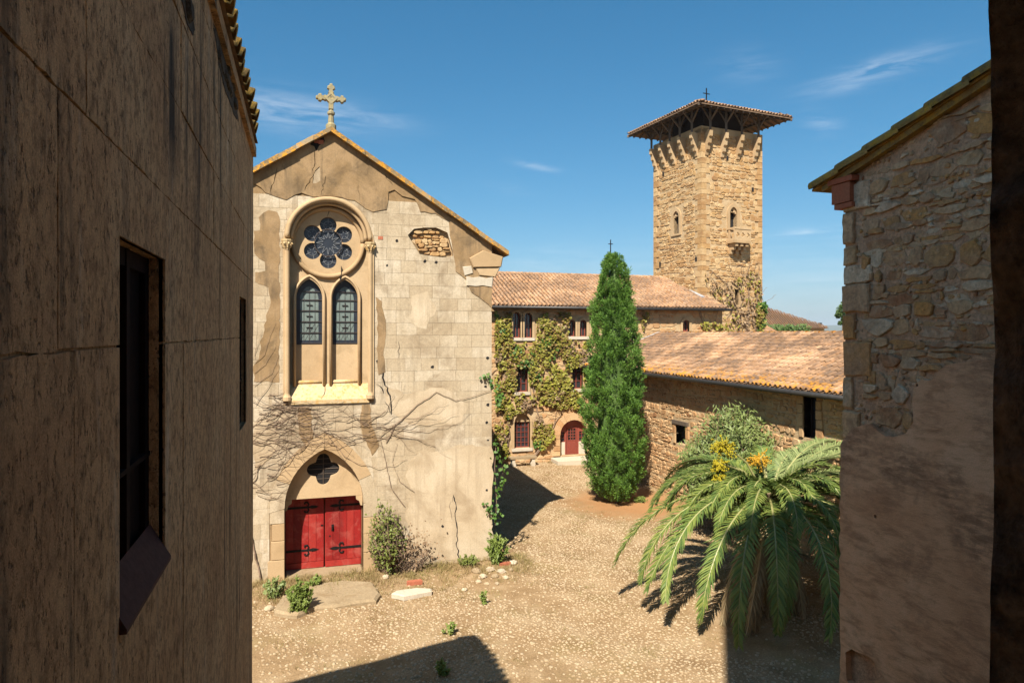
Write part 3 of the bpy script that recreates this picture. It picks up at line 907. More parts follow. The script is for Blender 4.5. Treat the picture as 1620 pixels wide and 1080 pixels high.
top_poly = [(-2.4, coat_main[0][1])] + coat_main + [(XR, coat_main[-1][1] - .02), (XR, ZE - .02), (XC, ZA - .02), (-2.4, ZA - .02 - slope * (XC + 2.4))]
top_poly = [top_poly[0]] + top_poly[1:-4] + top_poly[-4:]
inner_top = [(a, b) for a, b in top_poly]
for P in blk:
    cxp = sum(p[0] for p in P) / 4; czp = sum(p[1] for p in P) / 4
    if all(inpoly(a, b - .12, inner_top) for a, b in P): continue
    Q = clip_to(P, g_clip)
    if len(Q) < 3 or abs(area(Q)) < .004: continue
    qs = minus([Q], out_arch); qs = minus(qs, frame_out); qs = minus(qs, rub_c)
    if not qs: continue
    mb = MB(); d1 = rb.uniform(.000, .0045)
    for q in qs:
        mb.prism(q, -.03, d1, fy, 0)
    mb.build('ashlar_block', M['ashlar'], facade)
# --- render coat with cracks cut right through it
def crack_poly(pts, w):
    L = []; Rr = []
    for i, (a, b) in enumerate(pts):
        ww = w * (0.25 if i in (0, len(pts) - 1) else rb.uniform(.6, 1.3))
        L.append((a - ww, b)); Rr.append((a + ww, b))
    return L + Rr[::-1]
def crack_line(p, w, step=.09, amp=.035):
    q = jag(px(p), step, amp, rb, False); return crack_poly(q, w)
cracks = [crack_line([(432, 252), (438, 270), (434, 285), (428, 304)], .011), crack_line([(448, 240), (447, 258), (451, 276)], .010),
          crack_line([(498, 236), (497, 258), (494, 280), (482, 302)], .013), crack_line([(516, 277), (512, 294), (509, 309)], .010),
          crack_line([(606, 268), (612, 284), (622, 294)], .010), crack_line([(566, 292), (569, 318)], .007)]
scar = jag(px([(494, 290), (498, 270), (506, 264), (507, 286), (500, 290)]), .12, .01, rb)
coat = MB()
coat.plate(jag(top_poly, .16, .022, rb), cracks + [scar, apex_hole, roundtop(WC, W_HALF + .12, 5.1, WZ, 24), jag(rub_hole, .2, .0)], -.010, .022, fy, back=False,
           keep=lambda x, y: y < ZA - .01 - slope * abs(x - XC))
coat.build('render_coat', M['render'], facade)
for cp in (coat_left, coat_right, coat_low, coat_low2):
    MB().plate(jag(cp, .14, .03, rb), [], -.008, .011, fy, back=False).build('render_patch', M['render'], facade)
for cp, dd in ((px([(648, 730), (664, 712), (700, 716), (728, 704), (779, 706), (779, 878), (740, 884), (700, 888), (664, 876), (650, 846), (640, 812), (655, 780), (642, 752)]), .0075), (px([(402, 668), (430, 660), (444, 690), (426, 730), (402, 742)]), .0070), (px([(610, 610), (640, 622), (700, 612), (740, 640), (730, 668), (690, 676), (640, 668), (614, 650)]), .0070), (px([(652, 470), (676, 462), (690, 490), (672, 520), (650, 512)]), .0065)):
    MB().plate(jag(cp, .16, .045, rb), [], -.004, dd, fy, back=False).build('render_patch', M['skim'], facade)
MB().plate(scar, [], -.011, .006, fy, back=False).build('bare_patch', M['ashlar'], facade)
# cracks as flat dark strips, their inner shade painted on
for L, w in (([(602, 578), (606, 592), (608, 604), (616, 622), (620, 636), (619, 656)], .022), ([(718, 782), (722, 800), (719, 818), (724, 838), (722, 862), (728, 888)], .016),
             ([(540, 372), (543, 420), (542, 446)], .0), ([(594, 608), (602, 612), (607, 622)], .016), ([(610, 634), (617, 655)], .012), ([(630, 540), (631, 565)], .007), ([(690, 845), (706, 850)], .006), ([(718, 782), (711, 800), (715, 822)], .006)):
    if w == 0: continue
    MB().plate(crack_line(L, w), [], .004, .0085, fy, back=False).build('crack_shade', M['dark'], facade)
# --- exposed rubble
rk = MB(); rk.plate(rub_c, [], -.30, -.14, fy); rk.build('rubble_core', M['mortar'], facade)
u0, u1 = min(p[0] for p in rub_c), max(p[0] for p in rub_c); v0, v1 = min(p[1] for p in rub_c), max(p[1] for p in rub_c)
big = rubble(u0, u1, v0, v1, (.10, .17), (.12, .3), .012, rb, lambda x, y: inpoly(x, y, rub_hole))
lay(big, fy, M['rubble'], facade, -.2, (-.10, -.01), .03, rb)
hk = MB(); hk.plate(apex_hole, [], -.05, -.009, fy); hk.build('hole_back', M['dark'], facade)
for (a, b, c, d) in ((504, 228, 512, 222), (497, 226, 505, 222)):
    p, q = onY(a, b, YF), onY(c, d, YF)
    MB().prism([p, (q[0], p[1]), q, (p[0], q[1])], -.03, .03, fy, .01).build('brick', M['brick'], facade)
for (a, b, c, d) in ((598, 379, 606, 374),):
    p, q = onY(a, b, YF), onY(c, d, YF)
    MB().prism([p, (q[0], p[1]), q, (p[0], q[1])], -.03, .014, fy, .01).build('brick', M['brick'], facade)
for (x, y) in [(628, 381), (612, 420), (672, 413), (690, 415), (771, 566), (768, 611), (772, 640), (770, 668), (772, 696), (700, 832), (684, 580), (598, 572), (770, 775)]:
    c = onY(x, y, YF)
    MB().plate(jag(circle(c[0], c[1], rb.uniform(.035, .06), 7), .1, .012, rb), [], .004, .0085, fy, back=False).build('putlog_shade', M['dark'], facade)  # flat dark discs, shade of the holes put into the colour

# --- coping stones on the gable
def coping_run(x0, z0, x1, z1, n):
    for i in range(n):
        a, b = i / n + .0006, (i + 1) / n - .0006
        ax, az = x0 + (x1 - x0) * a, z0 + (z1 - z0) * a; bx, bz = x0 + (x1 - x0) * b, z0 + (z1 - z0) * b
        dz = rb.uniform(-.018, .012); t = rb.uniform(.16, .20); yo = rb.uniform(-.015, .015)
        mb = MB()
        for (px_, pz) in ((ax, az), (bx, bz)):
            mb.v += [(px_, YF - .21 + yo, pz - .03 + dz), (px_, YF + .55, pz - .03 + dz), (px_, YF + .55, pz + t * .7 + dz), (px_, YF + .1, pz + t + dz), (px_, YF - .18 + yo, pz + t * .72 + dz)]
        mb.f += [(0, 1, 2, 3, 4), (9, 8, 7, 6, 5)] + [(k, 5 + k, 5 + (k + 1) % 5, (k + 1) % 5) for k in range(5)]
        mb.build('coping_stone', M['coping'], church)
coping_run(XC, ZA + .02, XR + .52, ZA + .02 - slope * (XR + .52 - XC), 11)
coping_run(XC, ZA + .02, XL - .4, ZA + .02 - slope * (XC - XL + .4), 11)
# kneeler and broken corner stones at the right-hand eaves
kx = XR + .5
ke = ZA + .02 - slope * (XR + .52 - XC)
MB().prism([(XR - .75, ke - .14), (XR - .62, ke - .42), (XR + .30, ke - .38), (XR + .36, ke - .06), (XR - .3, ke + .12)], -.4, .10, fy, .03).build('kneeler', M['trim'], church)
MB().prism([(XR - .55, ke - .44), (XR - .42, ke - .66), (XR + .12, ke - .70), (XR + .27, ke - .41)], -.4, .06, fy, .03).build('kneeler', M['trim'], church)
MB().prism(jag([(XR - .85, ke - .72), (XR - .8, ke - .98), (XR - .02, ke - 1.02), (XR + .02, ke - .72)], .2, .03, rb), -.3, .045, fy, .02).build('kneeler', M['white_stone'], church)
MB().prism(jag([(XR - .95, ke - .40), (XR - .9, ke - .66), (XR - .64, ke - .62), (XR - .66, ke - .38)], .2, .03, rb), -.3, .05, fy, .02).build('kneeler', M['white_stone'], church)

# --- finial cross
cx_, cz_ = XC + .02, ZA + .12
cr_ = church
mb = MB()
mb.lathe([(.15, 0), (.15, .14), (.09, .2), (.075, .42), (.11, .46), (.11, .52), (.07, .56), (.065, .66)], (cx_, YF + .15, cz_), 8)
mb.build('cross_shaft', M['crossm'], church)
def budded_arm(pts_dir):
    return
cc = cz_ + .93
mb = MB(); fc = face_y(YF + .15)
def cross_arm(a):
    ca_, sa_ = math.cos(a), math.sin(a)
    prof = [(0, -.07), (.13, -.06), (.17, -.085), (.21, -.06), (.26, -.055), (.29, -.115), (.36, -.10), (.38, -.05), (.43, -.04), (.44, 0)]
    P = prof + [(u, -v) for u, v in prof[::-1][1:]]
    return [(cx_ + u * ca_ - v * sa_, cc + u * sa_ + v * ca_) for u, v in P]
for k in range(4):
    mb.prism(cross_arm(k * math.pi / 2) if k < 3 else [(cx_ + (u), cc + v) for u, v in ((-.07, -.34), (.07, -.34), (.07, 0), (-.07, 0))], -.07, .07 + .002 * k, fc, .02, True)
ring_o, ring_i = circle(cx_, cc, .19, 4), circle(cx_, cc, .105, 4)
mb.plate(ring_o, [ring_i], -.085, .085, fc)
mb.build('finial_cross', M['crossm'], church)

# --- portal: voussoirs, jambs, tympanum, doors
inn = pointed(DC, DH, -.02, 2.1, 3.78, 9)[2:]; out_ = pointed(DC, DH + .42, -.02, 2.0, 4.26, 9)[2:]
NV = len(inn) - 1
for i, P in enumerate(ring_quads(inn, out_, [3, 3, 3, 3, 3, 3])):
    g = .985; cu = sum(p[0] for p in P) / len(P); cv = sum(p[1] for p in P) / len(P)
    MB().plate([(cu + (a - cu) * g, cv + (b - cv) * g) for a, b in P], [], -.36, .016 + .006 * (i % 2), fy, back=False).build('voussoir', M['ashlar'] if i in (0, 5) else M['trim'], church)
for s in (-1, 1):
    zz = .0; hs = [.62, .55, .5, .42]
    for k, h in enumerate(hs):
        xi = DC + s * DH; xo = DC + s * (DH + rb.uniform(.34, .5))
        P = rect(min(xi, xo), max(xi, xo), zz + .006, zz + h - .006)
        MB().prism(P, -.36, .010 + .004 * (k % 2), fy, .015).build('jamb_stone', M['trim'] if k != 3 else M['ashlar'], church); zz += h
# tympanum: pointed plate with shouldered lintel and a quatrefoil opening
ft = face_y(YF + .36)
ty_out = pointed(DC, DH, 2.28, 2.29, 3.77, 12)
qc = (DC - .03, 3.13)
quat = []
def quatrefoil(c, r):
    P = []
    for k in range(4):
        a = k * math.pi / 2; ccx, ccy = c[0] + r * .95 * math.cos(a), c[1] + r * .95 * math.sin(a)
        P += arc(ccx, ccy, r * .62, a - 1.25, a + 1.25, 8)
        b = a + math.pi / 4
        P += [(c[0] + r * 1.02 * math.cos(b), c[1] + r * 1.02 * math.sin(b))]
    return P
quat = quatrefoil(qc, .30)
ty = MB().plate(ty_out, [quat], -.42, .06, ft)
tym = ty.build('tympanum', M['trim'], church)
MB().plate(quatrefoil(qc, .31), [], -.09, -.03, ft).build('pierced_opening', M['dark'], church)
mb = MB(); mb.bar((qc[0], YF + .37, qc[1] - .45), (qc[0], YF + .37, qc[1] + .45), .02, .02); mb.bar((qc[0] - .45, YF + .375, qc[1]), (qc[0] + .45, YF + .375, qc[1]), .015, .015)
for k in range(-2, 3):
    mb.bar((qc[0] - .5, YF + .381, qc[1] + k * .15), (qc[0] + .5, YF + .381, qc[1] + k * .15), .012, .012)
mb.build('grille', M['wood'], church)
for s in (-1, 1):                           # lintel shoulders
    P = [(DC + s * DH, 2.28), (DC + s * (DH - .20), 2.28), (DC + s * (DH - .19), 2.16), (DC + s * (DH - .10), 2.10), (DC + s * (DH - .06), 1.96), (DC + s * DH, 1.95)]
    if s > 0: P = P[::-1]
    MB().prism(P, -.42, .058, ft, .01).build('lintel_shoulder', M['trim'], church)
for s in (-1, 1):
    x0, x1 = (DC - DH + .0, DC - .012 + .02) if s < 0 else (DC + .012 + .02, DC + DH)
    fd = face_y(YF + .74 + (0 if s < 0 else -.03))
    door = MB().plate(rect(x0 + .004, x1 - .004, .06, 2.279), [], -.05, 0, fd).build('door', M['red_paint'], church)
    n = 5
    for k in range(n):
        a, b = x0 + .02 + (x1 - x0 - .04) * k / n, x0 + .02 + (x1 - x0 - .04) * (k + 1) / n
        MB().prism(rect(a + .004, b - .004, .26, 2.275), -.01, .018, fd, .005).build('plank', M['red_paint'], door)
    MB().prism(rect(x0 + .015, x1 - .015, .07, .25), -.01, .032, fd, .01).build('kick_board', M['red_paint'], door)
    for zh in (.62, 1.92):
        # strap hinge ending in a three-lobed leaf
        xh, xt = (x0 + .02, x1 - .16) if s < 0 else (x1 - .02, x0 + .13)
        dr = 1 if xt > xh else -1
        mb = MB(); L = abs(xt - xh)
        P = [(xh, zh - .035), (xh + dr * L * .72, zh - .028), (xh + dr * L * .80, zh - .05), (xh + dr * L * .9, zh - .04), (xt, zh), (xh + dr * L * .9, zh + .04), (xh + dr * L * .80, zh + .05), (xh + dr * L * .72, zh + .028), (xh, zh + .035)]
        mb.plate(P, [], .015, .032, fd)
        for sg in (-1, 1):
            bx = xh + dr * L * .66
            C_ = [(bx, zh + sg * .02), (bx + dr * .03, zh + sg * .09), (bx - dr * .01, zh + sg * .15), (bx - dr * .075, zh + sg * .15), (bx - dr * .09, zh + sg * .10)]
            mb.tube([fd(a, b, .026) for a, b in C_], [.02, .024, .026, .026, .03], 6)
        mb.build('hinge', M['iron'], door)
    if s > 0:
        mb = MB(); mb.plate(rect(x0 + .19, x0 + .26, 1.15, 1.35), [], .015, .03, fd); mb.tube([fd(x0 + .225, 1.31, .03), fd(x0 + .225, 1.29, .07), fd(x0 + .225, 1.2, .07), fd(x0 + .225, 1.18, .03)], .013)
        mb.plate(circle(x0 + .14, 1.0, .025, 8), [], .015, .03, fd)
        mb.build('handle', M['iron'], door)
    else:
        mb = MB(); mb.plate(rect(x1 - .1, x1 - .03, 1.32, 1.36), [], .015, .03, fd); mb.build('handle', M['iron'], door)

# --- big window: moulded frame, colonnettes, recessed panel, rose and lancets
fr = MB()
for (w0, w1, d0, d1) in ((.0, .06, -.30, -.05), (.05, .13, -.2, .05)):
    fr.plate(roundtop(WC, W_HALF + w1, 5.22, WZ, 24), [roundtop(WC, W_HALF + w0, 5.20, WZ, 24)], d0, d1, fy)
fr.build('window_surround', M['trim'], church)
path = [(WC + (W_HALF + .02) * math.cos(a), YF - .03, WZ + .12 + (W_HALF + .02) * math.sin(a)) for a in np.linspace(0, math.pi, 29)]
MB().tube(path, .075, 8).build('arch_moulding', M['trim'], church, True)
path = [(WC + (W_HALF - .10) * math.cos(a), YF + .09, WZ + .12 + (W_HALF - .10) * math.sin(a)) for a in np.linspace(0, math.pi, 29)]
MB().tube(path, .06, 8).build('arch_moulding', M['trim'], church, True)
for s in (-1, 1):
    xc = WC + s * (W_HALF + .02)
    col = MB().lathe([(.12, 0), (.12, .1), (.085, .16), (.07, .2), (.07, 4.36), (.085, 4.4), (.07, 4.44)], (xc, YF - .03, 5.24), 10).build('colonnette', M['trim'], church, False)
    cap = MB(); cap.lathe([(.08, 0), (.10, .08), (.14, .16), (.15, .2), (.16, .22), (.16, .27)], (xc, YF - .03, 9.66), 8)
    for k in range(8):
        a = k * math.pi / 4 + .3
        p0 = Vector((xc + .09 * math.cos(a), YF - .03 + .09 * math.sin(a), 9.68))
        cap.tube([p0, p0 + Vector((.035 * math.cos(a), .035 * math.sin(a), .09)), p0 + Vector((.07 * math.cos(a), .07 * math.sin(a), .14)), p0 + Vector((.085 * math.cos(a), .085 * math.sin(a), .10))], [.028, .03, .026, .02], 5)
    cap.build('capital', M['sill'], col, False)
DW = .34                                    # depth of the recessed panel
fp = face_y(YF + DW)
RC, RR = (WC - .02, 9.92), 1.02
lanc = [(WC - .565, .375), (WC + .475, .375)]
lan_open = [pointed(c, w, 5.72, 8.25, 8.83, 9) for c, w in lanc]
panel = MB()
rose_hole = circle(*RC, RR * .97, 40)
panel.plate(roundtop(WC, W_HALF + .04, 5.22, WZ + .1, 24), [rose_hole] + lan_open, -.3, 0, fp)
panel.build('window_panel', M['trim'], church)
# rose
rose = MB().plate(circle(*RC, RR, 48), [circle(RC[0] + .53 * math.cos(a), RC[1] + .53 * math.sin(a), .245, 20) for a in [math.pi / 2 + k * math.pi / 3 for k in range(6)]] + [circle(*RC, .40, 28)], -.12, .02, fp).build('rose_window', M['trim'], church)
ringp = [fp(RC[0] + (RR + .0) * math.cos(a), RC[1] + (RR + .0) * math.sin(a), .045) for a in np.linspace(0, 2 * math.pi, 49)]
MB().tube(ringp, .075, 8).build('rim', M['trim'], rose, True)
MB().plate(circle(*RC, .95, 30), [], -.16, -.09, fp).build('glass', M['dark_glass'], rose)
tr = MB()
for k in range(6):
    a = math.pi / 2 + k * math.pi / 3; c = (RC[0] + .53 * math.cos(a), RC[1] + .53 * math.sin(a))
    for j in range(5):
        t = j * 2 * math.pi / 5 + a
        tr.bar(fp(c[0] + .05 * math.cos(t), c[1] + .05 * math.sin(t), -.08), fp(c[0] + .25 * math.cos(t), c[1] + .25 * math.sin(t), -.08), .012, .012)
    tr.tube([fp(c[0] + .13 * math.cos(t), c[1] + .13 * math.sin(t), -.08) for t in np.linspace(0, 2 * math.pi, 13)], .007, 4)
ns = 12
for k in range(ns):
    a0 = k * 2 * math.pi / ns; a1 = a0 + math.pi / ns; am = a0 - math.pi / ns
    for aa in (a1, am):
        tr.bar(fp(RC[0] + .36 * math.cos(a0), RC[1] + .36 * math.sin(a0), -.075), fp(RC[0] + .15 * math.cos(aa), RC[1] + .15 * math.sin(aa), -.075), .015, .012)
tr.build('tracery', M['silverlead'], rose)
rp = [fp(RC[0] + .405 * math.cos(a), RC[1] + .405 * math.sin(a), -.02) for a in np.linspace(0, 2 * math.pi, 29)]
MB().tube(rp, .018, 6).build('inner_ring', M['leading'], rose)
MB().plate(crack_line([(521, 318), (520, 330), (518, 340)], .012), [], .021, .026, fp, back=False).build('crack_shade', M['dark'], rose)  # dark strip painted for the shade inside a crack
MB().plate(crack_line([(541, 421), (539, 430), (541, 448)], .014), [], .002, .125, fp, back=False).build('crack_shade', M['dark'], rose)
# lancets
for (c, w), P in zip(lanc, lan_open):
    lw = MB()
    o2 = pointed(c, w + .075, 5.60, 8.25, 8.95, 9)
    lw.plate(o2, [pointed(c, w - .005, 5.55, 8.25, 8.82, 9)], -.02, .05, fp)
    lan = lw.build('lancet_window', M['trim'], church)
    pth = [fp(a, b, .06) for a, b in pointed(c, w + .05, 5.62, 8.25, 8.91, 9)[1:]] + [fp(c - w - .05, 5.62, .06)]
    MB().tube(pth, .04, 7).build('moulding', M['trim'], lan, True)
    MB().plate(pointed(c, w + .03, 6.86, 8.25, 8.86, 9), [], -.22, -.14, fp).build('glass', M['pale_glass'], lan)
    # coloured border of dark glass
    MB().plate(pointed(c, w + .02, 6.85, 8.25, 8.86, 9), [pointed(c, w - .11, 6.99, 8.22, 8.62, 9)], -.139, -.130, fp, back=False).build('border_glass', M['dark_glass'], lan)
    ld = MB()
    for zz in (6.90, 7.22, 7.55, 7.88, 8.2, 8.45):
        ld.bar(fp(c - w, zz, -.12), fp(c + w, zz, -.12), .028 if zz in (7.22, 7.88) or True else .012, .024)
    for xx in (-.16, 0, .16):
        ld.bar(fp(c + xx, 6.9, -.127), fp(c + xx, 8.62, -.127), .011, .008)
    k = -14
    while k < 15:
        for sg in (-1, 1):
            x0, z0 = c + k * .08, 6.9
            a = (max(c - w, min(c + w, x0)), z0); 
            ld.bar(fp(c + k * .06 - .17, 6.92, -.1285), fp(c + k * .06 + .17, 7.52, -.1285), .006, .005) if sg > 0 and abs(k * .06) + .17 < w else None
            ld.bar(fp(c + k * .06 + .17, 6.92, -.1285), fp(c + k * .06 - .17, 7.52, -.1285), .006, .005) if sg < 0 and abs(k * .06) + .17 < w else None
        k += 2
    for zz in (7.38, 7.72, 8.05):
        ld.bar(fp(c - .09, zz, -.118), fp(c + .09, zz, -.118), .03, .012); ld.bar(fp(c, zz - .1, -.117), fp(c, zz + .1, -.117), .03, .012)
    ld.build('glazing_bars', M['leading'], lan)
    lowp = MB().plate(rect(c - w, c + w, 5.72, 6.86), [], -.25, -.12, fp).build('blind_panel', M['trim'], lan)
    MB().tube([fp(c - w, 5.74, -.03), fp(c + w, 5.74, -.03)], .055, 8).build('roll_sill', M['sill'], lan, True)
# sloping sill
mb = MB()
x0, x1 = WC - W_HALF + .01, WC + W_HALF - .01
mb.add([(x0, YF + DW - .01, 5.68), (x1, YF + DW - .01, 5.68), (x1, YF - .05, 5.24), (x0, YF - .05, 5.24), (x0, YF - .05, 5.12), (x1, YF - .05, 5.12), (x1, YF + DW - .01, 5.12), (x0, YF + DW - .01, 5.12)],
       [(0, 1, 2, 3), (3, 2, 5, 4), (0, 3, 4, 7), (1, 6, 5, 2)])
mb.build('window_sill', M['sill'], church)
MB().plate(crack_line([(517, 603), (516, 618), (508, 630)], .01), [], -.02, -.01, lambda u, v, d: (u, YF - .06 + (v - 5.24) * .89, v), back=False).build('crack_shade', M['dark'], church)  # dark strip on the sill, painted as the shade of a crack

# ================================================================== HOUSE ON THE LEFT (wall close beside the camera)
AX = -.60                                  # plane of its wall, looking towards +X
YE = 9.0                                   # far corner
ER = .229                                  # its end wall runs back at a slight angle
left = thing('house', (AX, 5, 0), 'shaded weathered house wall with scored render and dark window openings', 'house')
fl = face_px(AX)
rl = random.Random(5)
ZL = 9.45
def lx(px_, py_): return onX(px_, py_, AX)          # (Y, Z)
wy0, wy1 = lx(186, 500)[0], lx(259, 500)[0]
wzt = lx(186, 372)[1]; wzb = lx(188, 992)[1]
w1 = rect(wy0, wy1, wzb, wzt)
w2y0, w2y1 = lx(378, 500)[0], lx(388.5, 500)[0]
w2 = rect(w2y0, w2y1, lx(378, 683)[1], lx(378, 468)[1])
lw_ = MB()
lw_.plate(rect(-1.2, YE - .02, -.3, ZL), [w1, w2], -.42, -.004, fl)
lw_.add([(AX - .02, YE - .02, -.3), (AX - .02, YE - .02, ZL), (AX - 9, YE - .02 - 9 * ER, ZL), (AX - 9, YE - .02 - 9 * ER, -.3)], [(0, 1, 2, 3)])
lw_.add([(AX - .4, -1.2, -.3), (AX - .4, -1.2, ZL), (AX - 9, -1.2, ZL), (AX - 9, -1.2, -.3)], [(0, 1, 2, 3)])
lw_.add([(AX - 9, -1.2, -.3), (AX - 9, -1.2, ZL), (AX - 9, YE - .02 - 9 * ER, ZL), (AX - 9, YE - .02 - 9 * ER, -.3)], [(0, 1, 2, 3)])
lwall = lw_.build('wall', M['left_render'], left)
# large render blocks between scored joints
rows = [4.4, 7.155, 7.82, 8.325, 8.79, 9.2, ZL + .01]
for r in range(len(rows) - 1):
    y = 0.4 + rl.uniform(-.4, .2); z0, z1 = rows[r], rows[r + 1]
    while y < YE:
        w = rl.uniform(1.0, 2.0); y1 = min(YE, y + w)
        if YE - y1 < .3: y1 = YE
        g = rl.uniform(.0025, .006)
        P = [(y + g, z0 + g + rl.uniform(-.004, .004)), (y1 - (g if y1 < YE else 0), z0 + g + rl.uniform(-.004, .004)), (y1 - (g if y1 < YE else 0), z1 - g), (y + g, z1 - g)]
        # wandering joint edges
        J = []
        for k in range(4):
            a, b = P[k], P[(k + 1) % 4]; m_ = max(2, int(math.hypot(b[0] - a[0], b[1] - a[1]) / .06))
            for j in range(m_):
                t = j / m_; J.append((a[0] + (b[0] - a[0]) * t + (rl.uniform(-.0055, .0055) if j else 0), a[1] + (b[1] - a[1]) * t + (rl.uniform(-.0055, .0055) if j else 0)))
        if y < wy1 + .12 and y1 > wy0 - .12 and z0 < wzt + .02 and z1 > wzb - .02 or y < w2y1 + .05 and y1 > w2y0 - .05 and z0 < w2[2][1] and z1 > w2[0][1]:
            for q_ in minus(minus([P], w1), w2):
                MB().prism(q_, -.02, .006, fl).build('render_block', M['left_render'], lwall)
            y = y1; continue
        mb = MB()
        mb.plate(J, [h for h in (w1, w2) if max(p[0] for p in h) > y and min(p[0] for p in h) < y1 and max(p[1] for p in h) > z0 and min(p[1] for p in h) < z1], -.02, rl.uniform(.004, .009), fl, back=False)
        if mb.f: mb.build('render_block', M['left_render'], lwall)
        y = y1
# bare masonry where the render has fallen away under the eaves
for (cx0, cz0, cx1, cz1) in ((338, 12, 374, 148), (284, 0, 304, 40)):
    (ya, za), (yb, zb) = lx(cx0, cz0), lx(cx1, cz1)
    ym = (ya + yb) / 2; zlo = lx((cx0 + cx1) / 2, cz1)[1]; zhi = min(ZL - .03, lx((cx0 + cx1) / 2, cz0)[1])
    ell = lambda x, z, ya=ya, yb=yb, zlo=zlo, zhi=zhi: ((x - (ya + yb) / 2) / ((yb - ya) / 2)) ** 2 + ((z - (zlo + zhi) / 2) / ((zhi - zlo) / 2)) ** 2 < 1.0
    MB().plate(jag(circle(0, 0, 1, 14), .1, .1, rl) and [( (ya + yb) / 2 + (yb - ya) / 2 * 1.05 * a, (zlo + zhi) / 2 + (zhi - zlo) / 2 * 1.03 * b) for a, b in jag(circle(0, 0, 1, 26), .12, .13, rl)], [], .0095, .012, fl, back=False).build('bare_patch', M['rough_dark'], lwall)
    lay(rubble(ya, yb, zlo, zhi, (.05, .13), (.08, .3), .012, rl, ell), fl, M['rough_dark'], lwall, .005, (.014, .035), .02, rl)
# windows
for i, W in enumerate((w1, w2)):
    ya, yb, za, zb = W[0][0], W[1][0], W[0][1], W[2][1]
    WD = .06 if i == 0 else .045; fw = face_px(AX - WD)
    win = MB().plate(rect(ya - .02, yb + .02, za - .02, zb + .02), [rect(ya + .07, yb - .07, za + .06, zb - .07)], -.06, 0, fw).build('window', M['black_wood'], left)
    MB().plate(rect(ya + .06, yb - .06, za + .05, zb - .06), [], -.035, -.025, fw).build('shutter', M['black_wood'], win)  # near-black panel paints the dark inside of the window
    mb = MB(); mb.bar(fw((ya + yb) / 2, za, -.01), fw((ya + yb) / 2, zb, -.01), .05, .03); mb.bar(fw(ya, za + (zb - za) * .35, -.012), fw(yb, za + (zb - za) * .35, -.012), .035, .02)
    mb.build('frame', M['black_wood'], win)
    if i == 0:
        zbk = onX(187, 890, AX - .055)[1]
        s = MB(); s.add([(AX - .055, ya + .003, zbk), (AX - .055, yb - .003, zbk), (AX + .03, yb + .0, za - .0), (AX + .03, ya - .01, za - .0),
                         (AX - .055, ya + .003, za - .02), (AX - .055, yb - .003, za - .02), (AX + .03, yb + .0, za - .016), (AX + .03, ya - .01, za - .016)],
                        [(0, 1, 2, 3), (7, 6, 5, 4), (3, 2, 6, 7), (0, 3, 7, 4), (1, 5, 6, 2)])
        s.build('sill', stone('tiled_sill', [(.09, .042, .034), (.13, .06, .05)], var=.3, scale=5, bump=.4, bs=30, bd=.005, rough=.85, spec=.1), win)
# roof: hipped, low pitch, ragged tile edge
roof_l = MB()
ez = ZL + .02; pt = .30
c1, c2 = Vector((AX + .08, -1.3, ez)), Vector((AX + .08, YE - .28, ez))
c3, c4 = Vector((AX - 9.2, YE - .28 - 9.2 * ER, ez)), Vector((AX - 9.2, -1.3, ez))
r1, r2 = Vector((AX - 4.5, 2.0, ez + 1.35)), Vector((AX - 4.5, YE - 5.6, ez + 1.35))
roof_l.add([tuple(c) for c in (c1, c2, c3, c4, r1, r2)], [(0, 1, 5, 4), (1, 2, 5), (2, 3, 4, 5), (3, 0, 4)])
rfl = roof_l.build('roof', M['tile'], left)
for k in range(40):
    y = -.9 + k * .235
    if y > YE - .32: break
    q = Vector((AX + .09 + rl.uniform(-.02, .035), y, ez + rl.uniform(-.01, .015)))
    u = Vector((-math.cos(.29), rl.uniform(-.03, .03), math.sin(.29))); a = Vector((0, 1, 0)); n_ = Vector((math.sin(.29), 0, math.cos(.29)))
    vs = [tuple(q + a * v[0] + u * v[1] + n_ * v[2]) for v in TV]
    me = MB(); me.add(vs, TF); me.build('roof_tile', M['tile_verge'], rfl, True)
# soffit boards + rough cornice under the tiles
MB().box(AX - .02, AX + .05, -1.2, YE - .1, ZL - .10, ZL + .015).build('cornice', M['left_render'], left)

# ================================================================== HOUSE ON THE RIGHT (shaded gable)
BX = 6.0
right = thing('house', (BX, 5.5, 0), 'shaded rubble gable with mossy roof verge and smooth render below', 'house')
fb = face_nx(BX)
rr = random.Random(11)
def rx(px_, py_): return onX(px_, py_, BX)          # (Y, Z)
YB1 = rx(1334, 500)[0]                      # far corner
za_ = rx(1336, 276)[1]; zb_ = rx(1573, 118)[1]; yb_ = rx(1573, 118)[0]
pit = (zb_ - za_) / (YB1 - yb_)
def rake(y): return za_ + (YB1 - y) * pit
YB0 = .8
gb = MB()
gb.plate([(YB0, -.3), (YB1, -.3), (YB1, rake(YB1)), (YB0, rake(YB0))], [], -.5, -.03, fb)
gb.add([(BX + .03, YB1, -.3), (BX + .03, YB1, rake(YB1)), (BX + 8, YB1, rake(YB1)), (BX + 8, YB1, -.3)], [(0, 1, 2, 3)])
gwall = gb.build('gable_wall', M['house_mortar'], right)
coat_px = [(1338, 700), (1352, 676), (1380, 672), (1408, 690), (1436, 686), (1449, 668), (1450, 640), (1450, 606), (1478, 600), (1500, 580), (1535, 570), (1575, 556)]
coat_b = [rx(a, b) for a, b in coat_px]
low = [(YB1 + .004, 2.4)] + [(YB1 + .004, coat_b[0][1] - .02)] + coat_b + [(2.6, coat_b[-1][1] + .25), (2.6, 2.4)]
low_j = jag(low, .09, .014, rr)
m_, nt_, b_ = mk('brushed_render'); P_ = pos(nt_)
cc_ = ramp(nt_, noise(nt_, P_, 1.4, 5, .65, .3), [(.3, (.64, .37, .205)), (.5, (.75, .465, .27)), (.7, (.80, .54, .335))])
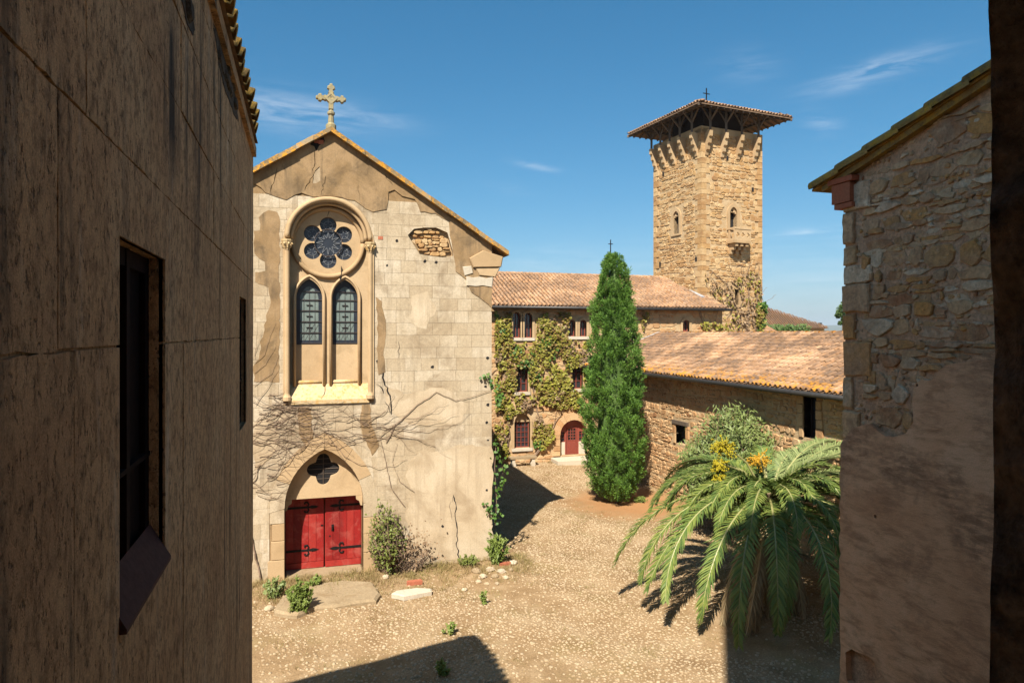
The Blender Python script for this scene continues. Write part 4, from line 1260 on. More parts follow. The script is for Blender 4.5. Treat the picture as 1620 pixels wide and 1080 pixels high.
sp_ = scaled(nt_, P_, (1, 2.2, 7.5), (0, 0, 0), (rad(-24), 0, 0))
cc_ = mixc(nt_, mrange(nt_, noise(nt_, sp_, 1.6, 9, .7, .5), .48, .70), cc_, (.44, .25, .135))
dk_ = mth(nt_, 'MULTIPLY', mrange(nt_, noise(nt_, P_, 1.1, 6, .65, .4), .48, .62), mrange(nt_, noise(nt_, sp_, 2.6, 7, .7), .38, .56))
cc_ = mixc(nt_, mth(nt_, 'MULTIPLY', dk_, .75), cc_, (.24, .145, .085))
cc_ = mixc(nt_, 1.0, cc_, ramp(nt_, noise(nt_, P_, 110, 3, .7), [(.3, (.78,) * 3), (.7, (1.12,) * 3)]), 'MULTIPLY')
bp_ = nd(nt_, 'ShaderNodeBump', Strength=.9, Distance=.012); nt_.links.new(mth(nt_, 'ADD', noise(nt_, sp_, 5, 8, .72), mth(nt_, 'MULTIPLY', noise(nt_, P_, 70, 4, .7), .3)), bp_.inputs['Height'])
nt_.links.new(bp_.outputs[0], b_.inputs['Normal']); nt_.links.new(cc_, b_.inputs['Base Color']); b_.inputs['Roughness'].default_value = .95; b_.inputs['Specular IOR Level'].default_value = .1
M['brushed'] = m_
holes_b = [circle(*rx(1420 + 12 * k, 605 + (k % 2) * 4), .016, 7) for k in range(4)] + [circle(*rx(1390, 816), .02, 7)]
bare_low = jag([rx(a, b) for a, b in [(1342, 1030), (1352, 1025), (1385, 1040), (1405, 1070), (1360, 1085), (1345, 1075)]][::-1], .06, .01, rr)
MB().plate(low_j, holes_b + [bare_low], -.035, .045, fb, back=False).build('render_coat', M['brushed'], gwall)
# rubble, each stone its own
def kb(y, z): return (z < rake(y) - .03) and not inpoly(y, z + .02, low)
polys = rubble(2.6, YB1 - .26, 5.6, 10.9, (.07, .23), (.10, .40), .014, rr, kb, .14, .35)
lay([jag(P, .07, .010, rr) for P in polys], fb, M['house_stone'], gwall, -.06, (-.030, .004), .014, rr)
fill = MB()
for P in rubble(2.6, YB1 - .02, 5.6, 10.9, (.035, .075), (.04, .12), .022, rr, kb, .18, 0.):
    if rr.random() < .55: fill.prism(P, -.06, rr.uniform(-.028, -.008), fb, .012)
tag(fill.build('gallets', M['house_stone'], gwall), kind='stuff')
for P in rubble(rx(1345, 1030)[0], rx(1405, 1030)[0] , rx(1370, 1080)[1], rx(1370, 1032)[1], (.09, .14), (.12, .3), .02, rr):
    MB().prism(sorted(P) and P, -.05, rr.uniform(-.01, .02), fb, .02).build('stone', M['house_stone'], gwall)
# quoins up the far corner
z = 5.75
while z < rake(YB1) - .42:
    h = rr.uniform(.14, .42); w = rr.uniform(.12, .42)
    P = jag([(YB1 - w, z + .012), (YB1 + .012, z + .012), (YB1 + .012, z + h - .012), (YB1 - w, z + h - .012)], .08, .012, rr)
    MB().prism(P, -.3, rr.uniform(-.004, .014), fb, .016).build('quoin', M['house_stone'], gwall)
    z += h
# red brick corner cornice under the eaves
for (dy, dz, hh, ln) in ((.02, -.40, .055, .30), (.05, -.335, .22, .27), (.10, -.105, .06, .34)):
    zq = rake(YB1) + dz
    MB().box(BX - .05 - dy * .3, BX + .5, YB1 - ln * .62, YB1 + dy + .06, zq, zq + hh).build('brick', M['brick'], gwall)
# verge: bedded tiles stepping up the rake
A_ = Vector((0, -1, pit)).normalized(); n_v = Vector((0, pit, 1)).normalized()
tip = Vector((BX - .02, YB1 + .42, rake(YB1 + .42) + .03))
k = 0; s_ = 0.
verge = []
while s_ < 6.2:
    L = .44
    q = tip + A_ * s_
    vs = []
    for (t, lift) in ((0, .028), (L + .05, -.004)):
        for i in range(7):
            a = math.pi * i / 6 - .35
            vs.append(q + A_ * t + Vector((-math.cos(a) * .095 - .02, 0, 0)) + n_v * (math.sin(a) * .085 + lift - .01))
    mb = MB(); mb.add([tuple(v) for v in vs], [(i, i + 1, 8 + i, 7 + i) for i in range(6)] + [(0, 1, 2, 3, 4, 5, 6)])
    mb.build('roof_tile', M['tile_verge'], right, True)
    s_ += L * rr.uniform(.92, 1.02)
mb = MB()
p0, p1 = tip + n_v * -.035, tip + A_ * 6.4 + n_v * -.035
for p in (p0, p1):
    mb.v += [(BX - .085, p.y, p.z), (BX + 8.2, p.y, p.z), (BX + 8.2, p.y - pit * .0, p.z + .03), (BX - .085, p.y, p.z + .03)]
mb.f += [(0, 1, 2, 3), (7, 6, 5, 4), (0, 4, 5, 1), (1, 5, 6, 2), (2, 6, 7, 3), (3, 7, 4, 0)]
mb.build('roof', M['tile_verge'], right)
mb = MB()
q0, q1 = tip + n_v * -.10 + A_ * .12, tip + A_ * 6.4 + n_v * -.10
for p in (q0, q1):
    mb.v += [(BX - .06, p.y, p.z), (BX + .3, p.y, p.z), (BX + .3, p.y, p.z + .066), (BX - .06, p.y, p.z + .066)]
mb.f += [(0, 1, 2, 3), (7, 6, 5, 4), (0, 4, 5, 1), (1, 5, 6, 2), (2, 6, 7, 3), (3, 7, 4, 0)]
mb.build('verge_bed', M['tile_verge'], right)

# ================================================================== TALL HOUSE THE PICTURE IS TAKEN FROM
own = thing('tall_house', (.4, 0, 0), 'dark rough stone window jamb at the right edge, very close', 'house')
JX, JY = .405, .315
rj = random.Random(2)
from mathutils import noise as mnoise
ny, nz = 40, 260
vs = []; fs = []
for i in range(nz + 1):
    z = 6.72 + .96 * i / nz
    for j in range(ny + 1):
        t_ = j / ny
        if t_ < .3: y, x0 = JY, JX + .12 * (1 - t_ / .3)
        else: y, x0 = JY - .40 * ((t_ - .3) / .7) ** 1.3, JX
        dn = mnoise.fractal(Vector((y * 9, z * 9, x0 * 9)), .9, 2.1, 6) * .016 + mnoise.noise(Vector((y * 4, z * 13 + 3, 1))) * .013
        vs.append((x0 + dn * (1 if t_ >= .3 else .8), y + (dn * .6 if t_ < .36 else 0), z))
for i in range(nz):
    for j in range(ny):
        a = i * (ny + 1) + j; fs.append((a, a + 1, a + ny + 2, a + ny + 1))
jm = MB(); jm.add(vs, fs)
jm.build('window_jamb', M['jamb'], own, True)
tb = MB()
tb.box(JX + .05, 5.7, -2.4, JY - .06, -.3, 6.72)
tb.box(JX + .05, 5.7, -2.4, JY - .06, 7.68, 22.0)
tb.box(JX + .075, 5.7, -2.4, JY - .07, 6.72, 7.68)
tb.build('tower_wall', M['house_mortar'], own)
bay = MB()
bay.box(AX + .02, JX + .03, -2.3, JY - .05, -.3, 6.2)         # masonry below the opening
bay.box(AX + .02, JX + .03, -2.3, JY + .05, 8.45, 8.9)        # lintel and ceiling
bay.box(AX + .02, JX + .05, -2.3, -2.1, 6.2, 8.45)            # back of the room
bay.build('room_shell', M['rough_dark'], own)

# ================================================================== LONG WING AT THE BACK
YW = 36.0
wing = thing('stone_wing', (16, YW, 0), 'long two-storey rubble wing with canal-tile roof, ivy and maroon windows', 'building')
fw_ = face_y(YW)
rw = random.Random(31)
XW0, XW1 = 5.0, 24.4
ZWE = 8.62
wx = lambda a, b: onY(a, b, YW)
def pxrect(x0, y0, x1, y1):
    p, q = wx(x0, y1), wx(x1, y0); m1, m2 = wx(x0, (y0 + y1) / 2)[0], wx(x1, (y0 + y1) / 2)[0]
    return m1, m2, p[1], q[1]
openings = []
def arched(x0, y0, x1, y1):
    a, b, c, d = pxrect(x0, y0, x1, y1); w = (b - a) / 2
    return roundtop((a + b) / 2, w, c, d - w, 8)
up1 = arched(811.5, 494, 823.5, 534); up2 = arched(829.5, 495, 842, 534)
up3 = arched(899.5, 506, 910.5, 532); up4 = arched(917, 506, 928, 532)
md1 = rect(*pxrect(817, 580, 835, 620)); md2 = rect(*pxrect(905, 578, 922, 615))
lo1 = rect(*pxrect(814.5, 667, 837.5, 709)); lo1a = arched(813.5, 654, 838.5, 709)
dr_o = arched(886, 663, 929, 721)
sm1 = arched(1080, 506, 1090.5, 524)
wopen = [up1, up2, up3, up4, md1, md2, lo1a, dr_o, sm1]
wm = MB()
wm.plate([(XW0, -.3), (XW1, -.3), (XW1, ZWE), (XW0, ZWE)], wopen, -.5, -.02, fw_)
wwall = wm.build('wall', M['mortar'], wing)
wb = MB(); wb.box(XW0 + .01, XW1 - .01, YW + .51, YW + 10, -.3, ZWE - .2); wb.build('back_wall', M['mortar'], wing)
# gable at the right-hand end, up to the roof
MB().add([], []) 
gw = MB(); gw.plate([(YW + .5, ZWE - .25), (YW + 10, ZWE - .25), (YW + 5.4, ZWE + 2.1)], [], -.3, 0, face_px(XW1 - .05)); gw.build('gable', M['mortar'], wing)
def wkeep(x, z):
    for o in wopen:
        a, b = min(p[0] for p in o), max(p[0] for p in o); c, d = min(p[1] for p in o), max(p[1] for p in o)
        if a - .18 < x < b + .18 and c - .1 < z < d + .16: return False
    return True
wp = rubble(8.8, 16.2, .02, ZWE, (.18, .36), (.24, .62), .022, rw, wkeep, .11, .3)
wp += rubble(16.2, XW1 - .02, 5.0, ZWE, (.18, .36), (.24, .62), .022, rw, wkeep, .11, .3)
lay(wp, fw_, M['rubble_wing'], wwall, -.05, (-.012, .022), .025, rw)
for (kind, o) in (('pair', up1), ('pair', up2), ('pair', up3), ('pair', up4), ('rect', md1), ('rect', md2), ('low', lo1a), ('small', sm1)):
    a, b = min(p[0] for p in o), max(p[0] for p in o); c, d = min(p[1] for p in o), max(p[1] for p in o)
    cx0 = (a + b) / 2; w = (b - a) / 2
    win = None
    fin = face_y(YW + .22)
    t = .055
    if kind in ('pair', 'small'):
        inner = roundtop(cx0, w - t, c + t, d - w, 8); outer = roundtop(cx0, w + .02, c - .02, d - w, 8)
    else:
        inner = rect(a + t, b - t, c + t, d - t); outer = rect(a - .02, b + .02, c - .02, d + .02)
    if kind == 'low':
        dd = max(p[1] for p in lo1)
        inner = rect(a + t, b - t, c + t, dd - t); outer = rect(a - .02, b + .02, c - .02, dd)
        MB().plate(roundtop(cx0, w + .01, dd + .001, d - w, 8), [], -.1, .08, fin).build('blind_tympanum', M['trim'], wing)
    win = MB().plate(outer, [inner], -.06, 0, fin).build('window', M['maroon'], wing)
    MB().plate(outer, [], -.05, -.04, fin).build('pane', M['glass'], win)
    fr_ = MB()
    top = (max(p[1] for p in lo1) if kind == 'low' else d)
    fr_.bar(fin(cx0, c, -.012), fin(cx0, top - .02, -.012), .06 if kind != 'pair' else .03, .03)
    nb = 4 if kind == 'low' else (2 if kind == 'rect' else 1)
    for k in range(1, nb + 1):
        zz = c + (top - c) * k / (nb + 1); fr_.bar(fin(a, zz, -.014), fin(b, zz, -.014), .03, .025)
    if kind == 'low':
        for xx in (-.5, .5): fr_.bar(fin(cx0 + xx * w, c, -.014), fin(cx0 + xx * w, top, -.014), .03, .025)
    fr_.build('frame', M['maroon'], win)
    # stone dressings
    if kind != 'small':
        MB().prism(rect(a - .14, b + .14, c - .17, c - .004), -.2, .09, fw_, .02).build('sill', M['white_stone'], win)
    if kind in ('pair', 'small', 'low'):
        ri = roundtop(cx0, w, c, d - w, 8)[2:]; ro = [(cx0 + (x - cx0) * (1 + .15 / w), (d - w) + (z - (d - w)) * (1 + .15 / w)) for x, z in ri]
        for P in ring_quads(ri, ro, [2, 2, 2, 2]): MB().plate(P, [], -.2, .045, fw_, back=False).build('voussoir', M['trim'], wing)
        for sg in (-1, 1):
            x0_, x1_ = (a - .14, a) if sg < 0 else (b, b + .14)
            MB().prism(rect(x0_, x1_, c, d - w), -.2, .04, fw_, .015).build('jamb_stone', M['trim'], wing)
    else:
        MB().prism(rect(a - .16, b + .16, d + .004, d + .24), -.2, .05, fw_, .02).build('lintel', M['trim'], wing)
        for sg in (-1, 1):
            x0_, x1_ = (a - .14, a) if sg < 0 else (b, b + .14)
            MB().prism(rect(x0_, x1_, c, d), -.2, .042, fw_, .015).build('jamb_stone', M['trim'], wing)
# arched doorway with maroon door between side lights
a, b = min(p[0] for p in dr_o), max(p[0] for p in dr_o); c, d = min(p[1] for p in dr_o), max(p[1] for p in dr_o)
dcx, dw = (a + b) / 2, (b - a) / 2
fdo = face_y(YW + .30)
ri = roundtop(dcx, dw, c, d - dw, 12)[2:]; ro = [(dcx + (x - dcx) * (1 + .42 / dw), (d - dw) + (z - (d - dw)) * (1 + .42 / dw)) for x, z in ri]
for P in ring_quads(ri, ro, [1] * 12):
    g = .975; cu = sum(p[0] for p in P) / len(P); cv = sum(p[1] for p in P) / len(P)
    MB().plate([(cu + (x - cu) * g, cv + (z - cv) * g) for x, z in P], [], -.3, rw.uniform(.05, .07), fw_, back=False).build('voussoir', M['rubble_wing'], wing)
for sg in (-1, 1):
    z = c
    while z < d - dw - .1:
        h = rw.uniform(.25, .4); h = min(h, d - dw - z)
        x0_, x1_ = (a - rw.uniform(.3, .5), a) if sg < 0 else (b, b + rw.uniform(.3, .5))
        MB().prism(rect(x0_, x1_, z + .008, z + h - .008), -.3, rw.uniform(.05, .065), fw_, .02).build('jamb_stone', M['rubble_wing'], wing); z += h
scr = MB(); outer = roundtop(dcx, dw + .02, c - .0, d - dw, 12)
bays = [(a + .02, dcx - .42), (dcx - .37, dcx + .37), (dcx + .42, b - .02)]
tz = d - dw * .5
hol = []
for (p, q) in bays:
    hol.append(rect(p + .03, q - .03, c + (.75 if p != bays[1][0] else 0.02), tz - (0 if p == bays[1][0] else .3)))
scr.plate(outer, hol, -.08, 0, fdo)
sc_o = scr.build('door_screen', M['maroon'], wing)
MB().plate(outer, [], -.07, -.06, fdo).build('pane', M['glass'], sc_o)
for (p, q) in (bays[0], bays[2]):
    MB().prism(rect(p + .0, q - .0, c, c + .72), -.05, .03, fdo, .01).build('plinth', M['white_stone'], sc_o)
    mb = MB(); mb.bar(fdo((p + q) / 2, c + .75, -.02), fdo((p + q) / 2, tz, -.02), .03, .02)
    for k in range(1, 4): mb.bar(fdo(p, c + .75 + (tz - c - .75) * k / 4, -.021), fdo(q, c + .75 + (tz - c - .75) * k / 4, -.021), .03, .02)
    mb.build('glazing_bars', M['maroon'], sc_o)
p, q = bays[1][0] + .05, bays[1][1] - .05
ddr = MB().plate(rect(p, q, c + .02, tz - .01), [rect(p + .09, q - .09, c + .82, tz - .12)], -.055, .012, fdo).build('door', M['maroon'], wing)
mb = MB()
for k in (1, 2): mb.bar(fdo(p + .09 + (q - p - .18) * k / 3, c + .82, -.01), fdo(p + .09 + (q - p - .18) * k / 3, tz - .12, -.01), .03, .03)
for k in (1, 2, 3): mb.bar(fdo(p + .09, c + .82 + (tz - .94 - c) * k / 4, -.011), fdo(q - .09, c + .82 + (tz - .94 - c) * k / 4, -.011), .03, .03)
mb.build('glazing_bars', M['maroon'], ddr)
MB().prism(rect(p + .12, q - .12, c + .15, c + .70), .0, .022, fdo, .02).build('door_panel', M['maroon'], ddr)
mb = MB(); mb.bar(fdo(p + .08, c + 1.0, .05), fdo(p + .08, c + 1.1, .05), .03, .03); mb.build('handle', M['iron'], ddr)
# roof
RIDGE_Y = YW + 5.3; RZ = 10.98
U_ = Vector((0, RIDGE_Y - (YW - .45), RZ - (ZWE + .05))).normalized()
sl = MB()
e0, e1 = Vector((XW0, YW - .42, ZWE + .02)), Vector((XW1 + .3, YW - .42, ZWE + .02))
q = [e0, e1, Vector((XW1 + .3, RIDGE_Y, RZ - .03)), Vector((XW0, RIDGE_Y, RZ - .03)), Vector((XW1 + .3, YW + 10.5, ZWE)), Vector((XW0, YW + 10.5, ZWE))]
q2 = [v - Vector((0, 0, .08)) for v in q]
sl.add([tuple(v) for v in q + q2], [(0, 1, 2, 3), (3, 2, 4, 5), (6, 9, 8, 7), (0, 6, 7, 1), (1, 7, 8, 2), (0, 3, 9, 6)])
wroof = sl.build('roof', M['channel'], wing)
Lsl = math.hypot(RIDGE_Y - (YW - .45), RZ - ZWE)
# the watchtower stands in this roof
TC = Vector((23.9, 37.5, 0)); TUX = Vector((.9918, .128, 0)); TUY = Vector((-.128, .9918, 0)); TS = 5.0
def in_tower(p): 
    d = Vector((p.x, p.y, 0)) - TC; return -.12 < d.dot(TUX) < TS and -.12 < d.dot(TUY) < TS
tile_roof(wroof, (9.0, YW - .47, ZWE + .05), (1, 0, 0), U_, int((XW1 + .25 - 9.0) / .245), int(Lsl / .36), M['tile_back'], own=0, keep=lambda x, y, p: not in_tower(p), rng=rw)
for k in range(44):
    xx = 9 + k * .4
    if xx > 22.4: break
    mb = MB()
    for (t, s) in ((0, 1.), (.43, .86)):
        mb.v += [(xx + t, RIDGE_Y - math.cos(math.pi * i / 5) * .13 * s, RZ - .0 + math.sin(math.pi * i / 5) * .11 * s + .015 * (1 - t)) for i in range(6)]
    mb.f += [(i, i + 1, 7 + i, 6 + i) for i in range(5)]; mb.build('ridge_tile', M['tile_back'], wroof, True)
# gutter and flashing
MB().tube([(9, YW - .52, ZWE + .0), (XW1 + .3, YW - .52, ZWE - .02)], .075, 8).build('gutter', M['zinc'], wing, True)
fl_ = MB()
for (t0, t1) in ((0., .5), (.5, 1.)):
    pass
pA, pB = atd(1046, 436, 47.5), atd(1112, 470, 42.4)
fl_.bar(tuple(pA), tuple(pB), .28, .10); fl_.build('flashing', M['lead'], wing)
# small iron cross standing on the ridge
mb = MB(); cxw = onY(966, 400, RIDGE_Y)[0]
mb.bar((cxw, RIDGE_Y, RZ), (cxw, RIDGE_Y, RZ + 2.4), .05, .05); mb.bar((cxw - .16, RIDGE_Y, RZ + 2.12), (cxw + .16, RIDGE_Y, RZ + 2.12), .045, .045)
mb.build('ridge_cross', M['iron'], wing)

# ================================================================== WATCHTOWER
tower = thing('watchtower', tuple(TC), 'tall square rubble watchtower with timber gallery and overhanging roof', 'tower')
rt = random.Random(77)
TZ = 20.1
def mpR(u, v, d): p = TC + TUX * u - TUY * d; return (p.x, p.y, v)          # face towards the court
def mpL(u, v, d): p = TC + TUY * u - TUX * d; return (p.x, p.y, v)          # left-hand face
def onface(px_, py_, N, along):
    a, b, c = ray(px_, py_); r = Vector((a, b, c))
    t = (TC.dot(N)) / r.dot(N); p = r * t
    return (Vector((p.x, p.y, 0)) - TC).dot(along), CZ + p.z
tR = lambda a, b: onface(a, b, TUY, TUX)
tL = lambda a, b: onface(a, b, TUX, TUY)
uR = tR(1160, 346); uL = tL(1070, 352); uS = tR(1165, 470)
openR = pointed(uR[0], .30, uR[1] - .62, uR[1] + .35, uR[1] + .75, 6)
openL = pointed(uL[0], .30, uL[1] - .75, uL[1] + .35, uL[1] + .75, 6)
openS = rect(uS[0] - .17, uS[0] + .17, uS[1] - .5, uS[1] + .5)
body = MB()
body.plate(rect(0, TS, -.3, TZ), [openR, openS], -.6, -.02, mpR)
body.plate(rect(.0, TS, -.3, TZ), [openL], -.6, -.02, mpL)
for (u, mp) in ((TS, 0), (TS, 1)):
    c0 = TC + TUX * TS; c1 = TC + TUX * TS + TUY * TS; c2 = TC + TUY * TS
    A, B = ((c0, c1) if mp == 0 else (c1, c2))
    body.add([(A.x, A.y, -.3), (B.x, B.y, -.3), (B.x, B.y, TZ), (A.x, A.y, TZ)], [(0, 1, 2, 3)])
tbody = body.build('tower_wall', M['mortar'], tower)
fl2 = MB(); c0, c1, c2, c3 = TC + TUX * .3 + TUY * .3, TC + TUX * (TS - .3) + TUY * .3, TC + TUX * (TS - .3) + TUY * (TS - .3), TC + TUX * .3 + TUY * (TS - .3)
fl2.add([(c.x, c.y, TZ - .3) for c in (c0, c1, c2, c3)], [(0, 1, 2, 3)]); fl2.build('gallery_floor', M['plank'], tower)
def keepT(openings_, corbels):
    def k(u, z):
        if u < .42 or u > TS - .36: return False
        for o in openings_:
            a, b = min(p[0] for p in o), max(p[0] for p in o); c, d = min(p[1] for p in o), max(p[1] for p in o)
            if a - .26 < u < b + .26 and c - .2 < z < d + .26: return False
        return True
    return k
ZB0 = 6.6
pr = rubble(.40, TS - .34, ZB0, TZ - .25, (.16, .34), (.22, .55), .022, rt, keepT([openR, openS], 0), .10, .3)
pl = rubble(.40, TS - .34, ZB0 + 1.8, TZ - .25, (.15, .30), (.22, .55), .022, rt, keepT([openL], 0), .10, .35)
def lay2(polys, mp):
    order = sorted(polys, key=lambda P: -abs(area(P)))
    for P in order[:140]: MB().prism(P, -.05, rt.uniform(-.012, .028), mp, .025).build('stone', M['rubble'], tbody)
    mb = MB()
    for P in order[140:]: mb.prism(P, -.05, rt.uniform(-.012, .028), mp, .025)
    tag(mb.build('rubble_stones', M['rubble'], tbody), kind='stuff')
lay2(pr, mpR); lay2(pl, mpL)
# quoins at the three corners in view
for (mp, u_edge, sg) in ((mpR, 0, 1), (mpR, TS, -1), (mpL, TS, -1)):
    z = ZB0; k = 0
    while z < TZ - .05:
        h = rt.uniform(.28, .42); h = min(h, TZ - z); w = (.62 if k % 2 else .36) + rt.uniform(-.05, .05)
        if sg > 0:
            # wraps round the near corner
            A = TC + TUX * w - TUY * .03; C0 = TC - TUX * .03 - TUY * .03; B = TC + TUY * (.36 if k % 2 else .58) - TUX * .03
            In1 = TC + TUX * w + TUY * .1; In2 = TC + TUY * (.36 if k % 2 else .58) + TUX * .1
            mb = MB(); ps = [A, C0, B, In2, TC + TUX * .1 + TUY * .1, In1]
            mb.v += [(p.x, p.y, z + .008) for p in ps] + [(p.x, p.y, z + h - .008) for p in ps]
            mb.f += [(i, (i + 1) % 6, 6 + (i + 1) % 6, 6 + i) for i in range(6)] + [(0, 1, 2, 3, 4, 5), (11, 10, 9, 8, 7, 6)]
            mb.build('quoin', M['rubble'], tbody)
        else:
            MB().prism(rect(u_edge - w, u_edge + .0, z + .008, z + h - .008), -.1, .035, mp, .015).build('quoin', M['rubble'], tbody)
        z += h; k += 1
# windows
for (mp, o, nm) in ((mpR, openR, 'p'), (mpL, openL, 'p'), (mpR, openS, 's')):
    a, b = min(p[0] for p in o), max(p[0] for p in o); c, d = min(p[1] for p in o), max(p[1] for p in o); cx0 = (a + b) / 2
    ou = pointed(cx0, (b - a) / 2 + .2, c - .12, d - .4, d + .22, 6) if nm == 'p' else rect(a - .16, b + .16, c - .14, d + .2)
    win = MB().plate(ou, [o], -.3, .055, mp).build('window', M['trim'], tower)
    MB().plate(rect(a - .05, b + .05, c - .05, d + .02), [], -.36, -.32, mp).build('dark_opening', M['dark'], win)
    if nm == 'p':
        # small trefoil head plate
        hd = pointed(cx0, (b - a) / 2, d - .42, d - .40, d, 6)
        MB().plate(hd, [circle(cx0, d - .22, .10, 10), rect(cx0 - .19, cx0 + .19, d - .6, d - .34)], -.2, -.05, mp).build('window_head', M['trim'], win)
# balcony on the court face
uB = tR(1163, 376)
bal = MB(); zb0 = uB[1] - .42
def bx(u0, u1, d0, d1, z0, z1, mbb):
    P = [mpR(u0, z0, d0), mpR(u1, z0, d0), mpR(u1, z0, d1), mpR(u0, z0, d1)]
    mbb.add([(*p[:2], z0) for p in P] + [(*p[:2], z1) for p in P], [(0, 3, 2, 1), (4, 5, 6, 7), (0, 1, 5, 4), (1, 2, 6, 5), (2, 3, 7, 6), (3, 0, 4, 7)])
bu0, bu1 = uB[0] - .68, uB[0] + .68
bx(bu0, bu1, -.1, .70, zb0, zb0 + .16, bal)
bx(bu0, bu1, .56, .72, zb0 + .86, zb0 + .99, bal)
for u in (bu0 + .001, bu1 - .101): bx(u, u + .10, -.1, .57, zb0 + .87, zb0 + .98, bal)
balcony = bal.build('balcony', M['trim'], tower)
ff = MB(); ff.plate(rect(bu0 + .002, bu1 - .002, zb0 + .15, zb0 + .87), [quatrefoil((bu0 + .26 + k * .42, zb0 + .5), .105) for k in range(3)], .60, .69, mpR)
ff.build('balustrade', M['trim'], balcony)
sd = MB()
for u in (bu0 + .01, bu1 - .09):
    bx(u, u + .08, -.1, .60, zb0 + .15, zb0 + .30, sd); bx(u + .01, u + .07, .1, .25, zb0 + .3, zb0 + .88, sd)
sd.build('balustrade_side', M['trim'], balcony)
for k in (-1, 0, 1):
    cb = MB(); u = uB[0] + k * .42
    for (dd, z0, z1) in ((.62, -.2, -.002), (.42, -.42, -.2), (.2, -.66, -.42)): bx(u - .11, u + .11, -.1, dd, zb0 + z0, zb0 + z1, cb)
    cb.build('corbel', M['trim'], balcony)
# machicolation corbels, gallery posts, braces
def gal(mp, us):
    for u in us:
        cb = MB()
        prof = [(-.05, TZ - 1.75), (.08, TZ - 1.70), (.13, TZ - 1.45), (.23, TZ - 1.38), (.27, TZ - 1.08), (.37, TZ - 1.0), (.41, TZ - .66), (.50, TZ - .60), (.52, TZ - .25), (-.05, TZ - .25)]
        vs = [mp(u - .115, z, d) for d, z in prof] + [mp(u + .115, z, d) for d, z in prof]; n = len(prof)
        cb.add(vs, [(i, (i + 1) % n, n + (i + 1) % n, n + i) for i in range(n)] + [tuple(range(n)), tuple(reversed(range(n, 2 * n)))])
        cb.build('corbel', M['trim'], tower)
        ps = MB(); ps.bar(mp(u, TZ - .24, .4), mp(u, 21.35, .4), .14, .14, mp(1, 0, 0)); ps.build('post', M['wood'], tower)
        br = MB()
        for sg in (-1, 1):
            br.bar(mp(u, TZ + .35, .39), mp(u + sg * .6, 21.22, .39), .08, .08)
        br.bar(mp(u, TZ + .35, .4), mp(u, 21.15, 1.15), .08, .08)
        br.build('brace', M['wood'], tower)
us = [.55, 1.55, 2.5, 3.45, 4.45]
gal(mpR, [.35, 1.62, 2.9, 4.3]); gal(mpL, [.45, 1.65, 2.7, 3.7, 4.7])
pa = MB()
for mp in (mpR, mpL):
    for (u0, u1) in ((0.0, TS),):
        P = [mp(u0, 0, -.25), mp(u1, 0, -.25), mp(u1, 0, .03), mp(u0, 0, .03)]
        z0, z1 = TZ - .28 + (.004 if mp is mpL else 0), TZ + .12 + (.004 if mp is mpL else 0)
        pa.add([(p[0], p[1], z0) for p in P] + [(p[0], p[1], z1) for p in P], [(0, 3, 2, 1), (4, 5, 6, 7), (0, 1, 5, 4), (1, 2, 6, 5), (2, 3, 7, 6), (3, 0, 4, 7)])
pa.build('parapet', M['trim'], tower)
wp_ = MB()
for (A, B) in ((TC - TUX * .5 - TUY * .5, TC + TUX * (TS + .5) - TUY * .5), (TC - TUX * .5 - TUY * .5, TC - TUX * .5 + TUY * (TS + .5)), (TC + TUX * (TS + .5) - TUY * .5, TC + TUX * (TS + .5) + TUY * (TS + .5)), (TC - TUX * .5 + TUY * (TS + .5), TC + TUX * (TS + .5) + TUY * (TS + .5))):
    wp_.bar((A.x, A.y, 21.33), (B.x, B.y, 21.33), .2, .2)
wp_.build('wall_plate', M['wood'], tower)
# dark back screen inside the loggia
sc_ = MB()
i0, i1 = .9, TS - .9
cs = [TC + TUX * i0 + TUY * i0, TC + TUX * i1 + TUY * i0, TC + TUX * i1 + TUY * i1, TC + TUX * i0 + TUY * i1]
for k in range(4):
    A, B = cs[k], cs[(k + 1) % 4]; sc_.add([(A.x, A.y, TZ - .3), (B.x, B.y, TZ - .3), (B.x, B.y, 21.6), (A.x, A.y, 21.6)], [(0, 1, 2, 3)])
sc_.build('inner_room', M['dark_wood'], tower)
